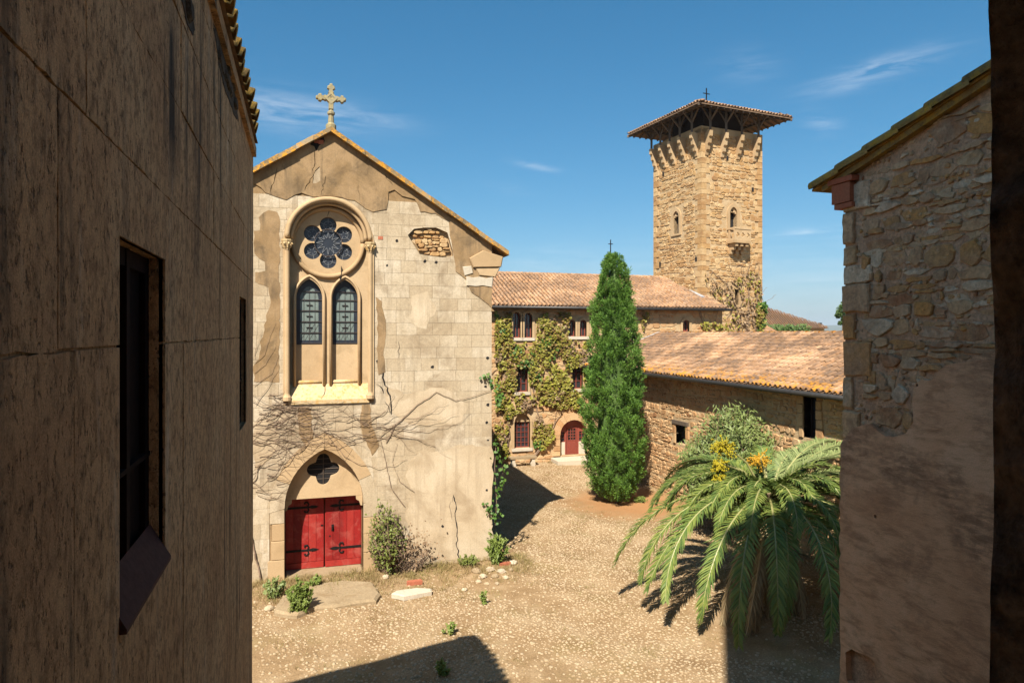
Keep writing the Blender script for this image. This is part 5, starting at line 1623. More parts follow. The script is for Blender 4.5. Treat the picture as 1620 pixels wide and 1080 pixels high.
# pyramid roof
OV = 1.3; EZ = 21.12; AZ = 22.42
ap = TC + TUX * TS / 2 + TUY * TS / 2
ec = [TC - TUX * OV - TUY * OV, TC + TUX * (TS + OV) - TUY * OV, TC + TUX * (TS + OV) + TUY * (TS + OV), TC - TUX * OV + TUY * (TS + OV)]
rf = MB(); rf.add([(c.x, c.y, EZ) for c in ec] + [(ap.x, ap.y, AZ)] + [(c.x, c.y, EZ - .05) for c in ec] + [(ap.x, ap.y, AZ - .06)],
                  [(0, 1, 4), (1, 2, 4), (2, 3, 4), (3, 0, 4), (6, 5, 9), (7, 6, 9), (8, 7, 9), (5, 8, 9), (0, 5, 6, 1), (1, 6, 7, 2), (2, 7, 8, 3), (3, 8, 5, 0)])
troof = rf.build('roof', M['plank'], tower)
half = TS / 2 + OV
for k in range(4):
    A, B = ec[k], ec[(k + 1) % 4]; al = (B - A).normalized(); inn_ = Vector((-al.y, al.x, 0))
    up = (inn_ * half + Vector((0, 0, AZ - EZ))).normalized()
    if k in (0, 3, 1):
        tile_roof(troof, (A.x, A.y, EZ + .02), al, up, int(2 * half / .245), int(half / .36) + 1, M['tile'], own=0, rng=rt, under=(k != 1),
                  keep=lambda x, y, p: y < min(x, 2 * half - x) + .05)
    # rafters seen from below
    n = 15
    rfm = MB()
    for j in range(1, n):
        s = 2 * half * j / n; L = min(s, 2 * half - s) * .98; L = min(L, 2.1)
        p0 = A + al * s + inn_ * .04
        q0 = A + al * s + inn_ * L
        rfm.bar((p0.x, p0.y, EZ - .10), (q0.x, q0.y, EZ - .10 + L * (AZ - EZ) / half), .09, .10)
    rfm.build('rafters', M['wood'], tower)
    hp = MB(); A2 = A; hp.bar((A2.x, A2.y, EZ - .11), (ap.x, ap.y, AZ - .16), .13, .13); hp.build('hip_rafter', M['wood'], tower)
mb = MB(); mb.bar((ap.x, ap.y, AZ - .1), (ap.x, ap.y, 23.75), .06, .06); mb.bar(tuple(ap + TUX * -.28 + Vector((0, 0, 23.38))), tuple(ap + TUX * .28 + Vector((0, 0, 23.38))), .05, .05)
mb.bar((ap.x, ap.y, AZ - .05), (ap.x, ap.y, AZ + .18), .2, .2)
mb.build('roof_cross', M['iron'], tower)
# put-log holes as flat plates, hole shade given by dark colour
for (mp, f, L) in ((mpL, tL, [(1050, 275), (1045, 418), (1102, 410)]), (mpR, tR, [(1150, 250), (1190, 300)])):
    for (x, y) in L:
        u, v = f(x, y); MB().plate(rect(u - .09, u + .09, v - .13, v + .13), [], .045, .054, mp, back=False).build('putlog_shade', M['dark'], tower)

# ================================================================== LOW WING ON THE RIGHT
XQ = 15.6
low_w = thing('stone_wing', (XQ, 25, 0), 'low rubble wing with lichen-spotted canal-tile roof behind the palm', 'building')
fq = face_nx(XQ)
rq = random.Random(91)
qx = lambda a, b: onX(a, b, XQ)
ZQE = 5.30; YQ0, YQ1 = 9.5, 35.4
# small window with a timber lintel, tall splayed loophole
def qrect(x0, y0, x1, y1):
    (ya, z1) = qx(x1, y0); (yb, z0) = qx(x0, y1); zm = qx((x0 + x1) / 2, y1)[1]; zt = qx((x0 + x1) / 2, y0)[1]
    return ya, yb, zm, zt
qs = rect(*qrect(1069, 672, 1085, 703)); ql = rect(*qrect(1271, 627, 1292, 694))
qm = MB(); qm.plate(rect(YQ0, YQ1, -.3, ZQE), [qs, ql], -.55, -.02, fq); qwall = qm.build('wall', M['mortar'], low_w)
MB().box(XQ + .56, XQ + 7, YQ0 + .01, YQ1 - .01, -.3, ZQE - .2).build('inner_wall', M['mortar'], low_w)
def kq(y, z):
    for o in (qs, ql):
        if o[0][0] - .22 < y < o[1][0] + .22 and o[0][1] - .1 < z < o[2][1] + .25: return False
    return True
lay(rubble(13.5, 30.5, .02, ZQE, (.11, .26), (.15, .42), .022, rq, kq, .12, .35), fq, M['rubble_wing'], qwall, -.05, (-.012, .03), .025, rq,
    score=lambda P: -abs(area(P)) / (P[0][0] ** 2) * (1 if P[0][1] > 1.5 and P[0][0] > 16.2 else .2))
for o, nm in ((qs, 's'), (ql, 'l')):
    ya, yb, za, zb = o[0][0], o[1][0], o[0][1], o[2][1]
    fi = face_nx(XQ + .3)
    win = MB().plate(rect(ya - .02, yb + .02, za - .02, zb + .02), [rect(ya + .06, yb - .06, za + .06, zb - .06)], -.06, 0, fi).build('window', M['dark_wood'], low_w)
    MB().plate(rect(ya, yb, za, zb), [], -.05, -.04, fi).build('pane', M['glass'], win)
    mb = MB(); mb.bar(fi((ya + yb) / 2, za, -.01), fi((ya + yb) / 2, zb, -.01), .05, .03)
    for k in range(1, 5 if nm == 'l' else 3): mb.bar(fi(ya, za + (zb - za) * k / (5 if nm == 'l' else 3), -.012), fi(yb, za + (zb - za) * k / (5 if nm == 'l' else 3), -.012), .03, .025)
    mb.build('frame', M['dark_wood'], win)
    MB().prism(rect(ya - .2, yb + .25, zb + .004, zb + (.17 if nm == 's' else .10)), -.25, .07, fq, .02).build('lintel', M['wood'], win)
    for sg in (-1, 1):
        z = za
        while z < zb - .05:
            h = min(rq.uniform(.28, .45), zb - z); w = rq.uniform(.15, .3)
            P = rect(ya - w, ya, z + .006, z + h - .006) if sg < 0 else rect(yb, yb + w, z + .006, z + h - .006)
            MB().prism(P, -.3, rq.uniform(.03, .06), fq, .02).build('jamb_stone', M['rubble_wing'], low_w); z += h
QR_X, QR_Z = 19.9, 7.17
q = [Vector((XQ - .42, YQ0, ZQE + .03)), Vector((XQ - .42, YQ1 + .3, ZQE + .03)), Vector((QR_X, YQ1 + .3, QR_Z - .03)), Vector((QR_X, YQ0, QR_Z - .03)), Vector((QR_X + 4.6, YQ1 + .3, ZQE)), Vector((QR_X + 4.6, YQ0, ZQE))]
q2 = [v - Vector((0, 0, .08)) for v in q]
rm = MB(); rm.add([tuple(v) for v in q + q2], [(0, 3, 2, 1), (3, 5, 4, 2), (6, 7, 8, 9), (0, 1, 7, 6), (1, 2, 8, 7), (0, 6, 9, 3)])
qroof = rm.build('roof', M['channel'], low_w)
Uq = Vector((QR_X - (XQ - .47), 0, QR_Z - (ZQE + .06))); Lq = Uq.length
tile_roof(qroof, (XQ - .47, 13.5, ZQE + .06), (0, 1, 0), Uq, int((YQ1 + .2 - 13.5) / .245), int(Lq / .36), M['tile_lichen'], own=300, rng=rq, eye=(4, 4, CZ),
          keep=lambda x, y, p: True)
for k in range(60):
    yy = 13.5 + k * .38
    if yy > YQ1: break
    mb = MB(); lift = rq.uniform(-.01, .012)
    for (t, s) in ((0, 1.), (.43, .86)):
        mb.v += [(QR_X - math.cos(math.pi * i / 5) * .14 * s, yy + t, QR_Z + .0 + lift + math.sin(math.pi * i / 5) * .12 * s + .02 * (1 - t)) for i in range(6)]
    mb.f += [(i, i + 1, 7 + i, 6 + i) for i in range(5)] + [(0, 1, 2, 3, 4, 5)]; mb.build('ridge_tile', tile_mat('ridge_lichen_tile', (9, 12), .3) if k == 0 else bpy.data.materials['ridge_lichen_tile'], qroof, True)
MB().tube([(XQ - .53, YQ0, ZQE - .0), (XQ - .53, YQ1 + .2, ZQE - .0)], .085, 8).build('gutter', M['zinc'], low_w, True)
mb = MB()
for k in range(14):
    yy = 14 + k * 1.5; mb.bar((XQ - .53, yy, ZQE - .09), (XQ - .02, yy, ZQE + .02), .03, .03)
mb.build('gutter_brackets', M['zinc'], low_w)
mb = MB(); A, B = Vector((QR_X - .02, YQ1 + .28, QR_Z + .05)), Vector((XQ - .3, YQ1 + .28, ZQE + .15)); mb.bar(tuple(A), tuple(B), .30, .12); mb.build('flashing', M['lead'], low_w)

# ================================================================== THINGS BEYOND
rfh = random.Random(8)
def far_roof(name, label, apex, eave_z, hw, hd, mat_, wall_h, rot=0.):
    t = thing(name, (apex[0], apex[1], eave_z - wall_h), label, 'building')
    c, s = math.cos(rot), math.sin(rot)
    def W(x, y, z): return (apex[0] + x * c - y * s, apex[1] + x * s + y * c, z)
    mb = MB(); e = .35
    mb.add([W(-hw + e, -hd + e, eave_z - wall_h), W(hw - e, -hd + e, eave_z - wall_h), W(hw - e, hd - e, eave_z - wall_h), W(-hw + e, hd - e, eave_z - wall_h)] + [W(-hw + e, -hd + e, eave_z), W(hw - e, -hd + e, eave_z), W(hw - e, hd - e, eave_z), W(-hw + e, hd - e, eave_z)],
           [(0, 1, 5, 4), (1, 2, 6, 5), (2, 3, 7, 6), (3, 0, 4, 7)])
    mb.build('wall', M['mortar'], t)
    rd = max(0, hw - hd)
    mb = MB(); mb.add([W(-hw, -hd, eave_z), W(hw, -hd, eave_z), W(hw, hd, eave_z), W(-hw, hd, eave_z), W(-rd, 0, apex[2]), W(rd, 0, apex[2])], [(0, 1, 5, 4), (1, 2, 5), (2, 3, 4, 5), (3, 0, 4), (3, 2, 1, 0)])
    r_ = mb.build('roof', mat_, t)
    O = Vector(W(-hw, -hd, eave_z + .03)); al = Vector((c, s, 0)); up = Vector((-s * hd, c * hd, apex[2] - eave_z))
    tile_roof(r_, O, al, up, int(2 * hw / .245), int(up.length / .36), mat_, rng=rfh, under=False, keep=lambda x, y, p: (y / up.length * hd) < min(x, 2 * hw - x) + .1)
    O = Vector(W(hw, -hd, eave_z + .03)); al = Vector((-s, c, 0)); up2 = Vector((-c * hd, -s * hd, apex[2] - eave_z))
    return t
hA = atd(1203, 485, 77)
far = far_roof('house', 'far house with dark brown hipped tile roof right of the tower', (hA.x, hA.y, hA.z), hA.z - 2.5, 5.3, 5.3, M['tile_dark'], 3.0, -YAW)
# nearer pale tile slope beside the tower
p0, p1, p2 = atd(1196, 505, 52), atd(1238, 528, 52), atd(1196, 534, 47)
t = thing('outbuilding', (p1.x, p1.y, 0), 'low outbuilding with pale pink tile slope at the foot of the tower', 'building')
mb = MB(); q = [p0, p1 + Vector((.5, 0, -.25)), p1 + Vector((.2, -4, -.55)), p2 + Vector((-1, 0, -.3)), p0 + Vector((-2.4, 0, 0))]
mb.add([tuple(v) for v in q] + [(v.x, v.y, v.z - .1) for v in q], [(0, 1, 2, 3, 4)] + [(i, 5 + i, 5 + (i + 1) % 5, (i + 1) % 5) for i in range(5)]); mb.build('roof', M['tile_back'], t)
mb = MB(); mb.box(p2.x - 2, p1.x - .3, p2.y + 1.5, p2.y + 4, -.3, p1.z - .5); mb.build('wall', M['mortar'], t)
# white mast far off
mp0 = atd(1297, 540, 260); mtop = atd(1297, 514, 260)
t = thing('mast', (mp0.x, mp0.y, -20), 'thin white mast far off in front of the blue hills', 'mast')
MB().tube([(mp0.x, mp0.y, -20), (mp0.x, mp0.y, mtop.z)], [.5, .32], 8).build('pole', M['white_stone'], t)
MB().box(mp0.x - .5, mp0.x + .5, mp0.y - .5, mp0.y + .5, mtop.z, mtop.z + .9).build('head', M['zinc'], t)

# ================================================================== CYPRESS
cyp = thing('cypress_tree', (CYP[0], CYP[1], 0), 'tall dense green cypress standing in bare reddish earth', 'tree')
MB().tube([(CYP[0], CYP[1], -.1), (CYP[0], CYP[1], 3), (CYP[0] + .05, CYP[1], 10)], [.2, .16, .02], 8).build('trunk', M['bark'], cyp)
HC = 10.75
def cyp_r(t):
    # radius profile, foot to tip
    xs = [0, .03, .087, .24, .36, .49, .70, .86, .95, 1.]
    ys = [.52, .78, 1.04, 1.20, 1.15, 1.04, .86, .62, .40, .12]
    return np.interp(t, xs, ys)
def cypress_crown():
    g = np.random.RandomState(12)
    nC = 1700
    t = g.beta(1.05, 1.15, nC); th = g.uniform(0, 2 * np.pi, nC)
    lump = 1 + .10 * np.sin(th * 3 + t * 17) + .09 * np.sin(th * 5 - t * 31) + .05 * np.sin(th * 9 + t * 70)
    r = cyp_r(t) * lump * g.uniform(.72, 1.0, nC)
    c = np.stack([CYP[0] + r * np.cos(th), CYP[1] + r * np.sin(th), .10 + t * (HC - .45)], 1)
    out = np.stack([np.cos(th), np.sin(th), np.zeros(nC)], 1)
    ax = out * g.uniform(.25, .75, nC)[:, None] + np.array([[0, 0, 1.]]) * g.uniform(.6, 1.1, nC)[:, None] + g.normal(0, .18, (nC, 3))
    ax /= np.linalg.norm(ax, axis=1, keepdims=True)
    L = g.uniform(.22, .52, nC) * np.where(t > .8, .7, 1.)
    B = []; T = []; W = []
    for i in range(nC):
        m = 66
        s = g.uniform(0, 1, m); rr_ = (.03 + .105 * np.sqrt(np.clip(1 - s, 0, 1)) * np.sqrt(s + .12)) * g.uniform(.35, 1.1, m)
        a1 = np.cross(ax[i], [.3, .5, .1]); a1 /= np.linalg.norm(a1); a2 = np.cross(ax[i], a1)
        ph = g.uniform(0, 2 * np.pi, m)
        rd = np.cos(ph)[:, None] * a1 + np.sin(ph)[:, None] * a2
        p = c[i] + ax[i] * (s * L[i])[:, None] + rd * rr_[:, None]
        d = ax[i] * .7 + rd * .65 + g.normal(0, .25, (m, 3)); d /= np.linalg.norm(d, axis=1, keepdims=True)
        l = g.uniform(.05, .12, m)
        B.append(p); T.append(p + d * l[:, None]); W.append(g.uniform(.016, .032, m))
    o = blades('crown', np.concatenate(B), np.concatenate(T), np.concatenate(W), M['cypress'], cyp, bend=.0, rng=g)
    # dark inner body so that no daylight shows right through
    mb = MB(); pr = [(float(cyp_r(t_)) * .58, .1 + t_ * (HC - .6)) for t_ in np.linspace(0, 1, 14)]
    mb.lathe(pr, (CYP[0], CYP[1], 0), 14); mb.build('inner_crown', M['hedge'], cyp)
cypress_crown()

# ================================================================== PALM
palm = thing('palm_tree', (PALM[0], PALM[1], 0), 'broad drooping date palm with orange fruit and dead fronds', 'palm tree')
g = np.random.RandomState(44)
TOPZ = 2.75
tk = MB(); prof = [(.46, -.1), (.48, .3), (.42, 1.0), (.44, 1.7), (.55, 2.2), (.50, 2.6), (.2, 2.85)]
tk.lathe(prof, (PALM[0], PALM[1], 0), 14); trunk = tk.build('trunk', M['trunk'], palm)
sc_m = MB()
for k in range(150):
    a = k * 2.39996; z = .15 + 2.35 * k / 150; r_ = np.interp(z, [p[1] for p in prof], [p[0] for p in prof])
    q = Vector((PALM[0] + r_ * math.cos(a), PALM[1] + r_ * math.sin(a), z)); o_ = Vector((math.cos(a), math.sin(a), 0)); s_ = Vector((-math.sin(a), math.cos(a), 0))
    sc_m.add([tuple(q - s_ * .09 - Vector((0, 0, .05))), tuple(q + s_ * .09 - Vector((0, 0, .05))), tuple(q + s_ * .05 + o_ * .10 + Vector((0, 0, .13))), tuple(q - s_ * .05 + o_ * .10 + Vector((0, 0, .13)))], [(0, 1, 2, 3)])
tag(sc_m.build('leaf_bases', M['trunk'], palm), kind='stuff')
def frond(az, el, L, droop, mat_, stalk, base=None, twist=0., nl=112, leaf=.46, name='frond', dry=False):
    """one pinnate leaf: arching stalk with two ranks of narrow leaflets"""
    base = base if base is not None else Vector((PALM[0] + .18 * math.cos(az), PALM[1] + .18 * math.sin(az), TOPZ))
    h = Vector((math.cos(az), math.sin(az), 0)); n = 22
    p = base.copy(); pts = [p.copy()]; e = el; dirs = []
    for i in range(n):
        s = i / n
        e = el - droop * (s ** 1.25)
        d = h * math.cos(e) + Vector((0, 0, 1)) * math.sin(e)
        d = (d + Vector((-h.y, h.x, 0)) * twist * s).normalized()
        p = p + d * (L / n)
        if p.z < .06: p.z = .06
        pts.append(p.copy()); dirs.append(d)
    dirs.append(dirs[-1])
    st = MB(); st.tube(pts, [.034 * (1 - .85 * i / n) + .004 for i in range(n + 1)], 5)
    fr_ = st.build(name, stalk, palm)
    V = []; Fq = []
    for k in range(nl):
        s = .10 + .90 * (k / nl); x = s * n; i = min(n - 1, int(x)); f = x - i
        q = pts[i].lerp(pts[i + 1], f); d = dirs[i]
        side = d.cross(Vector((0, 0, 1))); side = side.normalized() if side.length > .05 else Vector((-h.y, h.x, 0))
        up = side.cross(d).normalized()
        ll = leaf * (math.sin(math.pi * min(1, (s * .80 + .16))) ** .55) * g.uniform(.85, 1.1)
        for sg in (-1, 1):
            v = .34 if not dry else -.2
            ld = (d * (.62 + .35 * s) + side * sg * (.85 - .25 * s) + up * (v + g.uniform(-.16, .16)) + Vector((0, 0, -.10 if not dry else -.5)) + Vector(g.normal(0, .11, 3))).normalized()
            w = ld.cross(up).normalized() * .019
            m_ = q + ld * ll * .5 + Vector((0, 0, -.01)); t_ = q + ld * ll + Vector((0, 0, -.20 * ll - (.1 * ll if dry else 0)))
            if t_.z < .03: t_.z = .03
            b0 = len(V); V += [q - w * .6, q + w * .6, m_ + w, m_ - w, t_]
            Fq += [(b0, b0 + 1, b0 + 2), (b0, b0 + 2, b0 + 3), (b0 + 3, b0 + 2, b0 + 4)]
    np_mesh('leaflets', [tuple(v) for v in V], Fq, mat_, fr_)
# az is measured in the court's axes; to the viewer's left is az ~ 163 deg, towards the viewer ~ 253 deg
VW = rad(-17)                               # viewer's right
def A(deg): return -YAW + rad(deg)          # 0 = right in the picture, 90 = away, 180 = left, 270 = towards the viewer
spec = []
for (deg, el, L, dr) in [(187, 18, 4.8, 90), (200, 16, 4.9, 98), (213, 15, 5.0, 100), (226, 12, 5.0, 100), (240, 10, 4.9, 102),  (254, 10, 4.8, 102), (266, 4, 4.6, 102), (279, 8, 4.6, 104), (291, 4, 4.5, 102),
                         (304, 12, 4.6, 98), (325, 16, 4.6, 100), (338, 20, 4.6, 94), (350, 12, 4.6, 90), (4, 26, 4.8, 66), (14, 36, 4.8, 58), (24, 34, 4.7, 62), (38, 36, 4.5, 66), (56, 36, 4.2, 74), (76, 34, 3.8, 84), (100, 36, 3.6, 88), (122, 42, 3.5, 98), (136, 46, 3.5, 110), (150, 48, 3.4, 116), (163, 46, 3.3, 118), (176, 50, 3.1, 124), (186, 44, 3.2, 120), (144, 36, 3.7, 104), (168, 36, 3.6, 112),
                         (196, 38, 3.0, 116), (210, 44, 2.8, 122), (228, 40, 2.9, 122), (245, 36, 3.0, 120), (268, 40, 2.8, 124), (290, 34, 3.2, 120), (310, 40, 3.0, 120), (330, 38, 3.4, 108), (346, 44, 3.4, 104), (8, 46, 3.8, 80), (50, 50, 3.2, 90), (130, 54, 2.9, 110), (165, 58, 2.6, 122), (215, 56, 2.2, 128), (270, 54, 2.2, 128), (315, 58, 2.4, 120), (0, 58, 2.8, 100), (30, 50, 3.8, 76),
                         (150, 66, 2.2, 120), (190, 66, 2.0, 128), (240, 68, 1.8, 128), (290, 68, 1.9, 124), (340, 66, 2.3, 110), (70, 66, 2.4, 100), (18, 44, 4.4, 68), (354, 36, 4.4, 82), (322, -14, 3.9, 74), (341, -6, 4.1, 80), (34, 42, 4.2, 70), (10, 16, 4.6, 84), (206, 4, 4.4, 84), (352, 2, 4.4, 88), (26, 20, 4.5, 74)]:
    spec.append((deg, el, L, dr))
for k, (deg, el, L, dr) in enumerate(spec):
    pale = (deg < 70 or deg > 345) and el > 20
    frond(A(deg + g.uniform(-4, 4)), rad(el + g.uniform(-4, 4)), L * g.uniform(.95, 1.05), rad(dr + g.uniform(-6, 6)), M['palm_pale'] if pale else M['palm'], M['rachis'], twist=g.uniform(-.25, .25), leaf=.49 if L > 3.3 else .38)
for (deg, el, L, dr) in [(243, -20, 3.9, 62), (238, -14, 4.1, 66), (232, -22, 3.8, 58), (247, -10, 4.1, 76), (228, -16, 3.9, 66), (250, -30, 3.4, 46), (235, -30, 3.4, 50), (257, -40, 3.1, 40), (270, -44, 3.0, 36), (285, -40, 3.1, 40), (264, -56, 2.5, 26), (300, -52, 2.6, 30), (222, -30, 3.1, 50)]:
    frond(A(deg), rad(el), L, rad(dr), M['palm_dry'], M['rachis_dry'], base=Vector((PALM[0], PALM[1], TOPZ - .25)), nl=80, leaf=.40, twist=g.uniform(-.3, .3), name='dead_frond', dry=True)
# fruit stalks: sprays of orange and of greenish-yellow strands
for (px_, py_, mt, nb, sz) in [(1147, 712, 'fruit_y', 1, .34), (1203, 732, 'fruit', 1, .32), (1138, 740, 'fruit_y', 1, .22), (1136, 760, 'fruit_y', 1, .2), (1235, 790, 'fruit_y', 1, .2)]:
    c = atd(px_, py_, 18.3 if px_ < 1180 else 18.8)
    root = Vector((PALM[0], PALM[1], TOPZ - .1))
    fb_ = MB(); fb_.tube([root, root.lerp(c, .5) + Vector((0, 0, .35)), c + Vector((0, 0, .15))], [.035, .028, .02], 6)
    fo = fb_.build('fruit_stalk', M['rachis'], palm)
    mb = MB(); st_c = []
    for j in range(46):
        d = Vector(g.normal(0, 1, 3)); d.z = d.z * .6 - .25; d.normalize(); l = sz * g.uniform(.7, 1.3)
        q = c + Vector((0, 0, .12)); e = q + d * l + Vector((0, 0, -.12 * l))
        mb.tube([q, q.lerp(e, .6) + Vector((0, 0, .03)), e], [.007, .006, .004], 3, False)
        for i in range(9):
            s = g.uniform(.3, 1.0); st_c.append(q.lerp(e, s) + Vector(g.normal(0, .018, 3)))
    mb.build('strands', M[mt], fo)
    C_ = np.array([list(v) for v in st_c])
    o1 = np.array([[0.024, 0, 0], [-.012, .021, 0], [-.012, -.021, 0], [0, 0, .03], [0, 0, -.03]])
    V = (C_[:, None] + o1[None]).reshape(-1, 3); f = np.array([(0, 1, 3), (1, 2, 3), (2, 0, 3), (1, 0, 4), (2, 1, 4), (0, 2, 4)])
    tag(np_mesh('dates', V, (f[None] + (np.arange(len(C_)) * 5)[:, None, None]).reshape(-1, 3), M[mt], fo), kind='stuff')

# ================================================================== SHRUBS AND WEEDS
def shrub(name, base, label, h, r, stems, per, leaf_m, size, seed, cat='shrub', twig=None, lean=(0, 0), narrow=False, aspect=1.6, bare=0, top_bias=.25):
    g2 = np.random.RandomState(seed); b = Vector(base)
    t = thing(name, tuple(b), label, cat)
    mb = MB(); C_ = []; D_ = []
    for k in range(stems):
        a = g2.uniform(0, 2 * math.pi); rr_ = r * math.sqrt(g2.uniform(.02, 1)); hh = h * g2.uniform(.55, 1.05) * (1 - .35 * (rr_ / r) ** 2)
        e = b + Vector((math.cos(a) * rr_ + lean[0] * hh, math.sin(a) * rr_ + lean[1] * hh, hh))
        s0 = b + Vector((math.cos(a) * rr_ * .25, math.sin(a) * rr_ * .25, 0))
        m1 = s0.lerp(e, .4) + Vector(g2.normal(0, .05 * h, 3)); m2 = s0.lerp(e, .75) + Vector(g2.normal(0, .05 * h, 3))
        P = [s0, m1, m2, e]
        mb.tube(P, [.012 * h ** .5, .009 * h ** .5, .006 * h ** .5, .003], 4, False)
        if k < bare: continue
        for j in range(per):
            s = g2.uniform(top_bias, 1.0) * 3; i = min(2, int(s)); q = P[i].lerp(P[i + 1], s - i) + Vector(g2.normal(0, .035 * h if not narrow else .02 * h, 3))
            if q.z < b.z + .02: q.z = b.z + .02
            C_.append(list(q)); D_.append(list((P[i + 1] - P[i]).normalized() + Vector(g2.normal(0, .5, 3))))
    mb.build('stem', twig or M['twig'], t)
    leaves('leaves', np.array(C_), np.tile([[-.3, -.5, .7]], (len(C_), 1)), size, leaf_m, t, g2, aspect=aspect, droop=np.array(D_), spread=1.3)
    return t
def gp(px_, py_): x, y = onZ(px_, py_, .05); return (x, y, gz(x, y))
bp0 = gp(612, 902)
shrub('climbing_shrub', (bp0[0], 20.62, .02), 'straggly half-dead green shrub against the church wall beside the red door', 2.25, .60, 90, 30, M['shrub'], .06, 1, bare=38, lean=(-.02, 0), top_bias=.1)
t = thing('dry_bush', (bp0[0] + .75, 20.55, .02), 'leafless brown brushwood tangle right of the shrub by the church', 'bush')
g2 = np.random.RandomState(6); mb = MB()
for k in range(85):
    s0 = Vector((bp0[0] + .62 + g2.normal(0, .22), 20.6 + g2.normal(0, .10), .03)); a = g2.uniform(-.2, 3.3)
    L = g2.uniform(.4, 1.35); e = s0 + Vector((math.cos(a) * L * .65, -abs(g2.normal(0, .16)), L * g2.uniform(.3, 1.0)))
    mb.tube([s0, s0.lerp(e, .5) + Vector(g2.normal(0, .09, 3)), e], [.007, .005, .002], 3, False)
mb.build('twigs', M['twig'], t)
Cd = np.stack([g2.normal(bp0[0] + .75, .33, 260), np.minimum(20.72, g2.normal(20.5, .12, 260)), np.abs(g2.normal(.55, .35, 260)) + .05], 1)
leaves('dry_leaves', Cd, np.tile([[0, -1, .4]], (260, 1)), .06, M['ivy_dry'], t, g2)
shrub('weed', gp(474, 968), 'bright green upright weed clump growing in front of the church door', .95, .30, 40, 60, M['weed'], .034, 2, 'weed', M['weed'], narrow=True, aspect=3.2, top_bias=.08)
wc = gp(784, 892)
shrub('weed', wc, 'tall green weed at the foot of the church corner', 1.15, .32, 22, 34, M['weed'], .055, 3, 'weed', M['weed'], narrow=True, aspect=3.2, top_bias=.08)
shrub('weed', gp(497, 928), 'low green weed on the church doorstep', .32, .22, 18, 16, M['weed'], .05, 4, 'weed', M['weed'], narrow=True, aspect=2.5, top_bias=.05)
shrub('weed', gp(432, 945), 'sparse weed left of the church doorstep by the house wall', .6, .35, 22, 16, M['oleander'], .05, 5, 'weed', M['weed'], narrow=True, aspect=2.5, top_bias=.05)
shrub('weed', gp(766, 954), 'small lone weed in the cobbles right of the fallen slab', .42, .1, 8, 12, M['weed'], .045, 6, 'weed', M['weed'], narrow=True, aspect=3, top_bias=.05)
shrub('weed', gp(712, 1000), 'tiny weed among the cobbles above the roof shadow', .3, .2, 14, 10, M['weed'], .04, 7, 'weed', M['weed'], narrow=True, aspect=3, top_bias=.05)
shrub('weed', gp(740, 895), 'brownish weed tuft against the church wall near its right corner', .38, .35, 30, 14, M['shrub'], .045, 8, 'weed', M['twig'], narrow=True, aspect=2.5, top_bias=.05)
shrub('weed', gp(1012, 792), 'short grass clump at the foot of the cypress', .25, .35, 24, 12, M['weed'], .05, 9, 'weed', M['weed'], narrow=True, aspect=3, top_bias=.05)
shrub('weed', gp(700, 1062), 'weed in the shadow of the roof at the bottom of the courtyard', .35, .2, 14, 10, M['weed'], .045, 13, 'weed', M['weed'], narrow=True, aspect=3, top_bias=.05)
# oleander between palm and wing wall
oc = onX(1175, 720, 15.0)
shrub('oleander_shrub', (14.75, oc[0], .02), 'loose grey-green oleander against the low wing behind the palm', 4.45, 1.9, 260, 110, M['oleander'], .05, 10, aspect=4.2, top_bias=.45)

